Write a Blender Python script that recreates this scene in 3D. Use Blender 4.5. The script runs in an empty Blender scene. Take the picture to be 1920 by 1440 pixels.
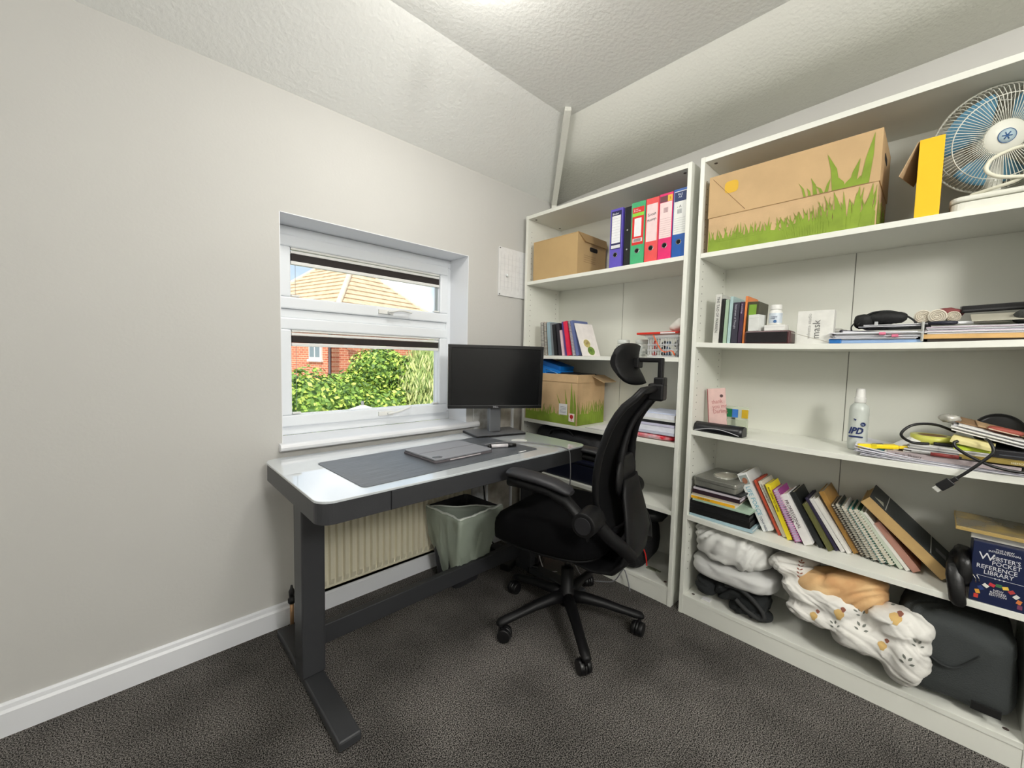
import bpy, bmesh, math, random
from mathutils import Vector, Matrix, Euler, noise
from mathutils.bvhtree import BVHTree
random.seed(7)
PI = math.pi
scene = bpy.context.scene
COL = scene.collection
R = math.radians

# ------------------------------------------------------------------ camera
def cam_axes(yaw, pitch, roll):
    y, p, r = R(yaw), R(pitch), R(roll)
    fw = Vector((math.sin(y)*math.cos(p), math.cos(y)*math.cos(p), math.sin(p)))
    rt = Vector((math.cos(y), -math.sin(y), 0)); up = rt.cross(fw)
    return rt*math.cos(r)+up*math.sin(r), -rt*math.sin(r)+up*math.cos(r), fw
cam = bpy.data.cameras.new('camera'); cam_o = bpy.data.objects.new('camera', cam); COL.objects.link(cam_o)
_rt, _up, _fw = cam_axes(43.6728, -3.6871, 1.2873)
m = Matrix((_rt, _up, -_fw)).transposed().to_4x4(); m.translation = Vector((-2.0077, -1.8409, 1.1477))
cam_o.matrix_world = m
cam.sensor_fit = 'HORIZONTAL'; cam.sensor_width = 36; cam.lens = 36*757.186/1920
cam.clip_start = .02; cam.clip_end = 300
scene.camera = cam_o
# ------------------------------------------------------------------ view, sky, sun, lamp
vs = scene.view_settings
vs.view_transform = 'Standard'; vs.look = 'None'; vs.exposure = 0.0; vs.gamma = 1; vs.use_curve_mapping = False
w = bpy.data.worlds.new('sky'); scene.world = w; w.use_nodes = True
nt = w.node_tree; nt.nodes.clear()
out = nt.nodes.new('ShaderNodeOutputWorld'); bg = nt.nodes.new('ShaderNodeBackground')
tc = nt.nodes.new('ShaderNodeTexCoord'); nz = nt.nodes.new('ShaderNodeTexNoise'); nz.inputs['Scale'].default_value = 2.6; nz.inputs['Detail'].default_value = 6
rmp = nt.nodes.new('ShaderNodeValToRGB')
rmp.color_ramp.elements[0].position = .47; rmp.color_ramp.elements[0].color = (.36, .46, .56, 1)
rmp.color_ramp.elements[1].position = .60; rmp.color_ramp.elements[1].color = (.98, .99, 1, 1)
nt.links.new(tc.outputs['Generated'], nz.inputs['Vector']); nt.links.new(nz.outputs['Fac'], rmp.inputs['Fac'])
nt.links.new(rmp.outputs['Color'], bg.inputs['Color']); bg.inputs['Strength'].default_value = 1.85
nt.links.new(bg.outputs['Background'], out.inputs['Surface'])
sun = bpy.data.lights.new('sun', 'SUN'); sun.energy = 4.2; sun.angle = R(.6); sun.color = (1, .95, .86)
sun_o = bpy.data.objects.new('sun', sun); COL.objects.link(sun_o)
sun_o.rotation_euler = Vector((.55, .62, -.72)).to_track_quat('-Z', 'Y').to_euler()
LAMP = Vector((-1.22, -.86, 2.22))
pl = bpy.data.lights.new('ceiling_lamp_light', 'POINT'); pl.energy = 7; pl.shadow_soft_size = .13; pl.color = (1, .975, .92)
pl_o = bpy.data.objects.new('ceiling_lamp_light', pl); COL.objects.link(pl_o); pl_o.location = LAMP
al = bpy.data.lights.new('ceiling_lamp_glow', 'AREA'); al.shape = 'DISK'; al.size = .34; al.energy = 9; al.color = (1, .97, .92)
al_o = bpy.data.objects.new('ceiling_lamp_glow', al); COL.objects.link(al_o); al_o.location = (LAMP.x, LAMP.y, 2.34)
LAMP2 = Vector((-1.75, -3.15, 1.98))      # the room's second ceiling lamp, behind the photographer
p2 = bpy.data.lights.new('rear_lamp_light', 'POINT'); p2.energy = 105; p2.shadow_soft_size = .2; p2.color = (1, .98, .935)
p2_o = bpy.data.objects.new('rear_lamp_light', p2); COL.objects.link(p2_o); p2_o.location = LAMP2

# ------------------------------------------------------------------ materials
def lin(c):
    c = [x/255 for x in c[:3]]
    return tuple(x/12.92 if x <= .04045 else ((x+.055)/1.055)**2.4 for x in c)+(1,)
MATS = {}
def M(name, col=(200, 200, 200), rough=.5, metal=0, var=0, vscale=8, bump=0, bscale=60, alpha=1, trans=0, col2=None, detail=4, coat=0, spec=.5, emit=0):
    if name in MATS: return MATS[name]
    m = bpy.data.materials.new(name); m.use_nodes = True; n = m.node_tree; b = n.nodes['Principled BSDF']
    b.inputs['Base Color'].default_value = lin(col); b.inputs['Roughness'].default_value = rough; b.inputs['Metallic'].default_value = metal
    b.inputs['Alpha'].default_value = alpha; b.inputs['Transmission Weight'].default_value = trans; b.inputs['Coat Weight'].default_value = coat
    b.inputs['Specular IOR Level'].default_value = spec
    if emit: b.inputs['Emission Color'].default_value = lin(col); b.inputs['Emission Strength'].default_value = emit
    t = n.nodes.new('ShaderNodeTexCoord')
    if var or col2:
        z = n.nodes.new('ShaderNodeTexNoise'); z.inputs['Scale'].default_value = vscale; z.inputs['Detail'].default_value = detail
        n.links.new(t.outputs['Object'], z.inputs['Vector'])
        r = n.nodes.new('ShaderNodeValToRGB'); c = lin(col)
        if col2: a, d = c, lin(col2)
        else: a = tuple(x*(1-var) for x in c[:3])+(1,); d = tuple(min(1, x*(1+var)) for x in c[:3])+(1,)
        r.color_ramp.elements[0].color = a; r.color_ramp.elements[1].color = d
        r.color_ramp.elements[0].position = .35; r.color_ramp.elements[1].position = .65
        n.links.new(z.outputs['Fac'], r.inputs['Fac']); n.links.new(r.outputs['Color'], b.inputs['Base Color'])
    if bump:
        z = n.nodes.new('ShaderNodeTexNoise'); z.inputs['Scale'].default_value = bscale; z.inputs['Detail'].default_value = 3
        n.links.new(t.outputs['Object'], z.inputs['Vector'])
        k = n.nodes.new('ShaderNodeBump'); k.inputs['Strength'].default_value = bump; k.inputs['Distance'].default_value = .004
        n.links.new(z.outputs['Fac'], k.inputs['Height']); n.links.new(k.outputs['Normal'], b.inputs['Normal'])
    MATS[name] = m
    return m
_cc = {}
def C(col, rough=.5, **k):       # plain painted / printed colour
    key = (tuple(col), rough)
    return M('surface_%d_%d_%d_%d' % (*col, int(rough*100)), col, rough, var=.05, vscale=30, **k)

WALL = M('wall_paint', (201, 200, 196), .85, var=.02, vscale=1.5, bump=.10, bscale=90)
ARTEX = M('textured_ceiling_paint', (238, 239, 236), .42, bump=.7, bscale=62)
ARTEX2 = M('lightly_textured_paint', (236, 236, 228), .6, bump=.6, bscale=75)
GLOSSW = M('white_gloss_paint', (236, 238, 242), .35)
PVC = M('white_upvc', (236, 240, 244), .3)
GLASS = M('window_glass', (255, 255, 255), 0, trans=1); GLASS.node_tree.nodes['Principled BSDF'].inputs['IOR'].default_value = 1.01
MELA = M('white_melamine', (234, 235, 226), .38, var=.01)
MELB = M('white_back_board', (228, 229, 219), .5)
DARKM = M('charcoal_powder_coat', (54, 55, 58), .42, bump=.12, bscale=500)
BLACKP = M('black_plastic', (15, 15, 17), .4)
BLACKF = M('black_fabric', (15, 15, 18), .9, bump=.5, bscale=600)
CHROME = M('chrome', (190, 190, 190), .15, metal=1)
KRAFT = M('kraft_cardboard', (204, 172, 130), .8, var=.06, vscale=14, bump=.1, bscale=120)
KRAFTD = M('kraft_cardboard_inside', (150, 118, 84), .85, var=.08, vscale=14)
PAPER = M('paper', (228, 228, 228), .75, var=.03, vscale=40)
PAGES = M('book_pages', (222, 214, 196), .85, var=.08, vscale=200)
WHITE = M('white_plastic', (232, 232, 228), .4)
GRASS = M('green_print', (134, 158, 52), .8, var=.12, vscale=14)
INK = M('black_ink', (25, 25, 30), .7)
NAVYINK = M('navy_ink', (20, 40, 92), .6)

# ------------------------------------------------------------------ mesh helpers
class MB:
    def __init__(s): s.v = []; s.f = []; s.m = []; s.cur = 0; s.sm = []
    def add(s, vs, fs, T=None, smooth=False):
        o = len(s.v)
        for p in vs:
            p = Vector(p); s.v.append(T @ p if T is not None else p)
        for f in fs: s.f.append([i+o for i in f]); s.m.append(s.cur); s.sm.append(smooth)
        return s
    def box(s, x0, x1, y0, y1, z0, z1, T=None):
        vs = [(x, y, z) for x in (x0, x1) for y in (y0, y1) for z in (z0, z1)]
        return s.add(vs, [(0, 1, 3, 2), (4, 6, 7, 5), (0, 4, 5, 1), (2, 3, 7, 6), (0, 2, 6, 4), (1, 5, 7, 3)], T)
    def prism(s, pts, z0, z1, T=None, smooth=False):     # pts in xy, extruded along z
        n = len(pts); vs = [(x, y, z0) for x, y in pts]+[(x, y, z1) for x, y in pts]
        s.add(vs, [tuple(range(n))[::-1], tuple(range(n, 2*n))], T)
        o = len(s.v)-2*n
        for i in range(n): s.f.append([o+i, o+(i+1) % n, o+n+(i+1) % n, o+n+i]); s.m.append(s.cur); s.sm.append(smooth)
        return s
    def rings(s, rs, closed=False, cap=True, smooth=True):
        n = len(rs[0]); o = len(s.v)
        for r in rs: s.v += [Vector(p) for p in r]
        k = len(rs)
        for a in range(k if closed else k-1):
            b = (a+1) % k
            for i in range(n):
                s.f.append([o+a*n+i, o+a*n+(i+1) % n, o+b*n+(i+1) % n, o+b*n+i]); s.m.append(s.cur); s.sm.append(smooth)
        if cap and not closed:
            s.f.append([o+i for i in range(n)][::-1]); s.m.append(s.cur); s.sm.append(False)
            s.f.append([o+(k-1)*n+i for i in range(n)]); s.m.append(s.cur); s.sm.append(False)
        return s
    def tube(s, pts, r, n=8, closed=False, flat=1.0, up=None):
        pts = [Vector(p) for p in pts]; k = len(pts); rs = []
        rr = r if isinstance(r, (list, tuple)) else [r]*k
        ref = Vector(up) if up else None; last = None
        for i, p in enumerate(pts):
            if closed: d = pts[(i+1) % k]-pts[i-1]
            else: d = pts[min(i+1, k-1)]-pts[max(i-1, 0)]
            d.normalize()
            if ref is not None: u = ref
            elif last is None: u = Vector((0, 0, 1)) if abs(d.z) < .9 else Vector((1, 0, 0))
            else: u = last
            a = u-d*u.dot(d)
            if a.length < 1e-6: a = Vector((1, 0, 0))
            a.normalize(); b = d.cross(a); last = a
            rs.append([p+(a*math.sin(t)*flat+b*math.cos(t))*rr[i] for t in [2*PI*j/n for j in range(n)]])
        return s.rings(rs, closed)
    def cyl(s, p0, p1, r0, r1=None, n=16): return s.tube([p0, p1], [r0, r1 if r1 is not None else r0], n)
    def lathe(s, prof, n=24, T=None, ring=False):
        rs = [[(T @ Vector((r*math.cos(2*PI*j/n), r*math.sin(2*PI*j/n), z))) if T is not None else Vector((r*math.cos(2*PI*j/n), r*math.sin(2*PI*j/n), z)) for j in range(n)] for r, z in prof]
        return s.rings(rs, closed=ring)
    def blob(s, c, rad, T=None, nu=20, nv=12, e=1.0, wr=0, ws=10, seed=0):   # superellipsoid with wrinkles
        c = Vector(c); rs = []
        def pw(x): return math.copysign(abs(x)**e, x)
        for i in range(1, nv):
            t = -PI/2+PI*i/nv; ring = []
            for j in range(nu):
                a = 2*PI*j/nu
                p = Vector((pw(math.cos(t))*pw(math.cos(a))*rad[0], pw(math.cos(t))*pw(math.sin(a))*rad[1], pw(math.sin(t))*rad[2]))
                if wr:
                    q = (p+c)*ws+Vector((seed, seed*2, 0)); p += p.normalized()*wr*(noise.noise(q)+.5*noise.noise(q*2.3))
                ring.append(c+(T @ p if T is not None else p))
            rs.append(ring)
        return s.rings(rs)
    def mesh(s, name, mats):
        me = bpy.data.meshes.new(name); me.from_pydata([tuple(v) for v in s.v], [], s.f)
        for mt in (mats if isinstance(mats, (list, tuple)) else [mats]): me.materials.append(mt)
        for p, i, q in zip(me.polygons, s.m, s.sm): p.material_index = i; p.use_smooth = q
        bm = bmesh.new(); bm.from_mesh(me); bmesh.ops.recalc_face_normals(bm, faces=bm.faces); bm.to_mesh(me); bm.free()
        me.update(); return me
    def build(s, name, mats, parent=None, bevel=0, sub=0, label=None, kind=None, seg=2):
        o = bpy.data.objects.new(name, s.mesh(name, mats)); COL.objects.link(o)
        if parent is not None: o.parent = parent
        if bevel:
            b = o.modifiers.new('b', 'BEVEL'); b.width = bevel; b.segments = seg; b.limit_method = 'ANGLE'; b.angle_limit = R(35)
        if sub:
            b = o.modifiers.new('s', 'SUBSURF'); b.levels = sub; b.render_levels = sub
            for p in o.data.polygons: p.use_smooth = True
        if label: o['label'] = label
        if kind: o['kind'] = kind
        return o
def tag(o, label, cat, group=None, kind=None):
    o['label'] = label; o['category'] = cat
    if group: o['group'] = group
    if kind: o['kind'] = kind
    return o
def thing(name, label, cat, loc=(0, 0, 0), rot=(0, 0, 0), group=None):
    o = bpy.data.objects.new(name, None); COL.objects.link(o); o.location = loc
    o.rotation_euler = rot if isinstance(rot, (tuple, list)) else (0, 0, rot); o.empty_display_size = .05
    return tag(o, label, cat, group)
def struct(o): o['kind'] = 'structure'; return o
def box(name, mat, parent, x0, x1, y0, y1, z0, z1, bevel=0, T=None, **k):
    return MB().box(x0, x1, y0, y1, z0, z1, T).build(name, mat, parent, bevel, **k)
def text(name, s, org, xd, yd, size, mat, parent, align='LEFT', sx=1.0, ext=.0002, bold=0, shear=0):
    cu = bpy.data.curves.new(name, 'FONT'); cu.body = s; cu.size = size; cu.align_x = align; cu.resolution_u = 2; cu.extrude = ext; cu.space_line = .85; cu.offset = bold; cu.shear = shear
    t = bpy.data.objects.new('tmp_text', cu); me = bpy.data.meshes.new_from_object(t)
    bpy.data.objects.remove(t); bpy.data.curves.remove(cu)
    xd = Vector(xd).normalized(); yd = Vector(yd).normalized(); zd = xd.cross(yd)
    T = Matrix((xd*sx, yd, zd)).transposed().to_4x4(); T.translation = Vector(org); me.transform(T)
    me.name = name; me.materials.clear(); me.materials.append(mat)
    o = bpy.data.objects.new(name, me); COL.objects.link(o)
    if parent is not None: o.parent = parent
    return o
def rrect(x0, x1, y0, y1, r, n=5):
    p = []
    for cx, cy, a in ((x1-r, y1-r, 0), (x0+r, y1-r, 90), (x0+r, y0+r, 180), (x1-r, y0+r, 270)):
        for i in range(n+1):
            t = R(a+90*i/n); p.append((cx+r*math.cos(t), cy+r*math.sin(t)))
    return p
def arc(cx, cy, r, a0, a1, n): return [(cx+r*math.cos(R(a0+(a1-a0)*i/n)), cy+r*math.sin(R(a0+(a1-a0)*i/n))) for i in range(n+1)]
def smoothpath(pts, n=6):           # catmull-rom
    pts = [Vector(p) for p in pts]; out = []
    for i in range(len(pts)-1):
        p0 = pts[max(i-1, 0)]; p1 = pts[i]; p2 = pts[i+1]; p3 = pts[min(i+2, len(pts)-1)]
        for k in range(n):
            t = k/n
            out.append(.5*((2*p1)+(p2-p0)*t+(2*p0-5*p1+4*p2-p3)*t*t+(3*p1-p0-3*p2+p3)*t*t*t))
    out.append(pts[-1]); return out

# ------------------------------------------------------------------ dimensions
XW = .13           # shelf wall
XF = -.20          # front plane of the bookcases
XB = .115          # front of the back boards
SAG = {'A': 0, 'B': .010, 'C': .008, 'D': .010}
SZ = {'A': 1.616, 'B': 1.234, 'C': .8455, 'D': .459, 'E': .088, 'a': 1.62, 'b': 1.167, 'c': .773, 'd': .455, 'e': .089}
def sz(k, y):      # top of a shelf at y (right-hand case sags a little)
    s = SAG.get(k, 0); t = min(1, max(0, (-1.108-y)/.944))
    return SZ[k]-4*s*t*(1-t)
# ================================================================== SETTING
X0, Y0 = -3.1, -4.7
def floor():
    m = bpy.data.materials.new('dark_carpet'); m.use_nodes = True; n = m.node_tree; b = n.nodes['Principled BSDF']; b.inputs['Roughness'].default_value = .95; b.inputs['Specular IOR Level'].default_value = .1
    t = n.nodes.new('ShaderNodeTexCoord')
    def nz(s, d=3):
        z = n.nodes.new('ShaderNodeTexNoise'); z.inputs['Scale'].default_value = s; z.inputs['Detail'].default_value = d; n.links.new(t.outputs['Object'], z.inputs['Vector']); return z
    a = nz(300, 3); r = n.nodes.new('ShaderNodeValToRGB')
    r.color_ramp.elements[0].position = .42; r.color_ramp.elements[0].color = lin((16, 16, 16)); r.color_ramp.elements[1].position = .63; r.color_ramp.elements[1].color = lin((156, 151, 146))
    n.links.new(a.outputs['Fac'], r.inputs['Fac'])
    q = nz(3.2, 3); r2 = n.nodes.new('ShaderNodeValToRGB')
    r2.color_ramp.elements[0].position = .35; r2.color_ramp.elements[0].color = (.62, .62, .62, 1); r2.color_ramp.elements[1].position = .65; r2.color_ramp.elements[1].color = (1.1, 1.1, 1.1, 1)
    n.links.new(q.outputs['Fac'], r2.inputs['Fac'])
    x = n.nodes.new('ShaderNodeMix'); x.data_type = 'RGBA'; x.blend_type = 'MULTIPLY'; x.inputs['Factor'].default_value = 1
    n.links.new(r.outputs['Color'], x.inputs['A']); n.links.new(r2.outputs['Color'], x.inputs['B']); n.links.new(x.outputs['Result'], b.inputs['Base Color'])
    k = n.nodes.new('ShaderNodeBump'); k.inputs['Strength'].default_value = 1; k.inputs['Distance'].default_value = .004
    n.links.new(a.outputs['Fac'], k.inputs['Height']); n.links.new(k.outputs['Normal'], b.inputs['Normal'])
    struct(box('floor', m, None, X0, XW, Y0, 0, -.06, 0))
floor()
# window wall with its opening
WX0, WX1, WZ0, WZ1 = -1.553, -.606, .775, 1.712
wb = MB()
wb.box(X0-.3, WX0, 0, .27, -.06, 2.5); wb.box(WX1, XW+.2, 0, .27, -.06, 2.5); wb.box(WX0, WX1, 0, .27, -.06, .742); wb.box(WX0, WX1, 0, .27, WZ1, 2.5)
struct(wb.build('wall_window', WALL))
struct(box('wall_right', WALL, None, XW, XW+.2, Y0-.2, 0, -.06, 2.5))
struct(box('wall_left', WALL, None, X0-.3, X0, Y0-.2, 0, -.06, 2.5))
struct(box('wall_back', WALL, None, X0, XW, Y0-.2, Y0, -.06, 2.5))
# reveal lining (painted white plaster)
rv = MB(); rv.box(WX0, WX0+.003, 0, .18, WZ0, WZ1); rv.box(WX1-.003, WX1, 0, .18, WZ0, WZ1); rv.box(WX0, WX1, 0, .18, WZ1-.003, WZ1)
struct(rv.build('trim_6', GLOSSW))
# ceiling: flat field with two coved slopes
HZ = 2.40; VX, VY = -.315, -.44
cb = MB()
def slab(p, up=.08):
    n = len(p); cb.add(p+[(a, b, c+up) for a, b, c in p], [tuple(range(n)), tuple(range(2*n-1, n-1, -1))]+[(i, (i+1) % n, n+(i+1) % n, n+i) for i in range(n)])
slab([(X0, Y0, HZ), (VX, Y0, HZ), (VX, VY, HZ), (X0, VY+.03, HZ)])
struct(cb.build('ceiling', ARTEX))
cb = MB(); slab([(X0, 0, 2.182), (X0, VY+.03, HZ), (VX, VY, HZ), (XW, 0, 2.182)]); struct(cb.build('ceiling', ARTEX))
cb = MB(); NP = 24
for k in range(NP+1):
    f = k/NP; lo = Vector((XW+.003, Y0*f, 2.182+.093*min(1, f*1.9)**.8)); hi = Vector((VX, VY+(Y0-VY)*f, HZ))
    cb.v += [lo, hi, hi+Vector((0, 0, .08)), lo+Vector((0, 0, .08))]
for k in range(NP):
    for i in range(4): cb.f.append([k*4+i, k*4+(i+1) % 4, k*4+4+(i+1) % 4, k*4+4+i]); cb.m.append(0); cb.sm.append(i == 0)
struct(cb.build('ceiling', ARTEX2))
# boxed conduit strip over the corner
a = Vector((.070, -.03, 2.02)); b_ = Vector((.070, -.03, 2.165)); c = Vector((-.385, -.50, 2.388))
tb = MB(); 
for p, q in ((a, b_), (b_, c)):
    dd = (q-p).normalized(); s = Vector((.7, -.72, 0)).cross(dd).normalized()
    s = dd.cross(Vector((-.7, -.72, .1))).normalized(); u = s.cross(dd).normalized()
    T = Matrix((s, dd, u)).transposed().to_4x4(); T.translation = p
    tb.box(-.017, .017, -.004, (q-p).length+.004, -.012, .012, T)
struct(tb.build('trim_1', ARTEX2, None, .003))
# skirting
def skirt(name, x0, x1):
    pts = [(0, 0), (-.018, 0), (-.018, .072), (-.012, .080), (-.010, .092), (-.004, .097), (0, .097)]
    T = Matrix(((0, 0, 1, x0), (1, 0, 0, 0), (0, 1, 0, 0), (0, 0, 0, 1)))
    return struct(MB().prism(pts, 0, x1-x0, T).build(name, GLOSSW))
skirt('baseboard_window', X0, XW)
struct(box('baseboard_left', GLOSSW, None, X0, X0+.018, Y0, -.02, 0, .097, .004))
struct(box('baseboard_right', GLOSSW, None, XW-.018, XW, Y0, -2.10, 0, .097, .004))
struct(box('baseboard_back', GLOSSW, None, X0+.018, XW-.018, Y0, Y0+.018, 0, .097, .004))
# bare plaster strip and boxed pipe beside the window
PLAS = M('bare_plaster', (196, 192, 184), .9, col2=(150, 144, 132), vscale=9, bump=.3, bscale=40)
MOTT = M('flaking_white_paint', (226, 228, 230), .7, col2=(190, 190, 188), vscale=30, bump=.3, bscale=80, detail=6)
struct(box('trim_2', MOTT, None, -.56, -.452, -.008, .0, .10, .93, .002))
struct(box('trim_3', GLOSSW, None, -.456, -.445, -.016, .0, .10, 1.1, .002))
struct(box('trim_4', PLAS, None, -.445, -.02, -.006, .0, .10, .96))
struct(box('trim_5', GLOSSW, None, -.262, -.246, -.020, -.006, .10, .98, .002))

# window ------------------------------------------------------------
def frame4(name, x0, x1, z0, z1, w, y0, y1, mat, parent, bevel=.004):
    m = MB(); m.box(x0, x1, y0, y1, z1-w, z1); m.box(x0, x1, y0, y1, z0, z0+w); m.box(x0, x0+w, y0, y1, z0+w, z1-w); m.box(x1-w, x1, y0, y1, z0+w, z1-w)
    return m.build(name, mat, parent, bevel)
win = bpy.data.objects.new('window_1', None); COL.objects.link(win); win['kind'] = 'structure'
m = MB(); m.box(WX0, WX1, .17, .235, WZ1-.05, WZ1-.003); m.box(WX0, WX1, .17, .235, WZ0, WZ0+.045); m.box(WX0, WX0+.03, .17, .235, WZ0+.045, WZ1-.05); m.box(WX1-.03, WX1, .17, .235, WZ0+.045, WZ1-.05); m.box(WX0+.03, WX1-.03, .17, .235, 1.305, 1.345)
m.build('window_frame', PVC, win, .005)
for k, (za, zb) in enumerate(((1.345, 1.668), (.815, 1.305))):
    s = frame4('sash', WX0+.03, WX1-.03, za, zb, .052, .155, .225, PVC, win, .006)
    box('pane', GLASS, s, WX0+.075, WX1-.075, .196, .200, za+.045, zb-.045)
    frame4('glazing_bead', WX0+.078, WX1-.078, za+.048, zb-.048, .007, .175, .196, PVC, s, .002)
    # handle
    hx = -1.03; hz = za+.026
    h = MB(); h.box(hx-.035, hx+.045, .143, .155, hz-.010, hz+.010); h.cyl((hx+.02, .150, hz), (hx+.02, .128, hz), .010, n=12)
    h.tube(smoothpath([(hx+.01, .132, hz), (hx+.035, .124, hz+.004), (hx+.08, .122, hz+.012), (hx+.14, .126, hz+(.006 if k == 0 else .03))]), [.009]*18+[.007], 8, flat=.6)
    h.build('handle', WHITE, s)
    # pleated blind pushed up: rails, dark band, cords
    bx0, bx1 = WX0+.085, WX1-.085; bz = zb-.052
    bl = bpy.data.objects.new('blind', None); COL.objects.link(bl)
    tag(bl, 'white perfect-fit blind with a dark band, drawn up in the %s pane' % ('small upper' if k == 0 else 'large lower'), 'blind', 'pleated blinds in the window')
    bl.location = (bx0, .172, bz)
    L = bx1-bx0
    MB().box(0, L, -.010, .012, -.010, 0).box(0, L, -.008, .010, -.026, -.014).build('head_rail', WHITE, bl, .002)
    MB().box(.002, L-.002, -.008, .010, -.058, -.027).build('folded_fabric', M('dark_blind_fabric', (40, 34, 32), .8), bl, .001)
    MB().box(0, L, -.010, .012, -.074, -.059).build('bottom_rail', WHITE, bl, .002)
    g = MB()
    for cx in (.02, L-.02): g.cyl((cx, .002, -.074), (cx, .002, -(zb-za)+.110), .0009, n=5)
    g.build('cord', M('blind_cord', (150, 155, 160), .6), bl)
    for cx in (0, L-.035): MB().box(cx, cx+.035, -.010, .006, -(zb-za)+.108, -(zb-za)+.116).build('cord_clip', WHITE, bl, .001)
    MB().box(L/2-.010, L/2+.010, -.014, -.010, -.076, -.066).build('pull_tab', WHITE, bl, .001)
    if k == 0: MB().box(L-.02, L-.006, -.004, .004, -(zb-za)+.116, -.075).build('side_guide', M('grey_guide', (150, 160, 162), .3), bl, .001)
sp = [(.172, .742), (-.018, .742), (-.028, .748), (-.030, .760), (-.026, .771), (-.018, .775), (.172, .775)]
T = Matrix(((0, 0, 1, -1.565), (1, 0, 0, 0), (0, 1, 0, 0), (0, 0, 0, 1)))
MB().prism(sp[::-1], 0, 1.037, T).build('window_sill', GLOSSW, win, .002)

# ceiling lamp just above the top of the picture
for LP in (LAMP, LAMP2):
  lm = thing('ceiling_lamp', 'bare round bulb on a white flex %s' % ('above the front of the desk' if LP is LAMP else 'at the far back of the room'), 'lamp', (LP.x, LP.y, HZ))
  MB().lathe([(.002, 0), (.045, -.001), (.042, -.018), (.006, -.026)], 20).build('ceiling_rose', WHITE, lm)
  MB().cyl((0, 0, -.02), (0, 0, LP.z-HZ+.045), .003, n=6).cyl((0, 0, LP.z-HZ+.06), (0, 0, LP.z-HZ+.028), .015, n=10).build('flex', WHITE, lm)
  MB().blob((0, 0, LP.z-HZ), (.03, .03, .03), nu=14, nv=10).build('bulb', M('lit_bulb', (255, 240, 214), .3, emit=8), lm)

# wall planner
pn = thing('wall_planner', 'white wall planner sheet with faint grid, on the wall beside the left bookcase', 'calendar', (-.387, -.001, 1.522))
box('sheet', PAPER, pn, 0, .245, -.006, 0, 0, .288, .001)
g = MB()
for i in range(1, 7): g.box(.012, .235, -.0068, -.006, .02+i*.034, .0205+i*.034)
for i in range(0, 8): g.box(.015+i*.031, .0156+i*.031, -.0068, -.006, .035, .255)
g.build('grid_lines', M('grey_line', (196, 196, 198), .8), pn)
g = MB()
for z in (.008, .280): g.cyl((.008, -.0065, z), (.008, -.010, z), .004, n=10)
g.build('fixing_pin', M('pin_grey', (120, 120, 120), .4), pn)
MB().blob((.062, -.014, .125), (.008, .009, .010), nu=10, nv=8).build('clear_pin', M('clear_pin', (235, 240, 240), .1, alpha=.8), pn)
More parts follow.
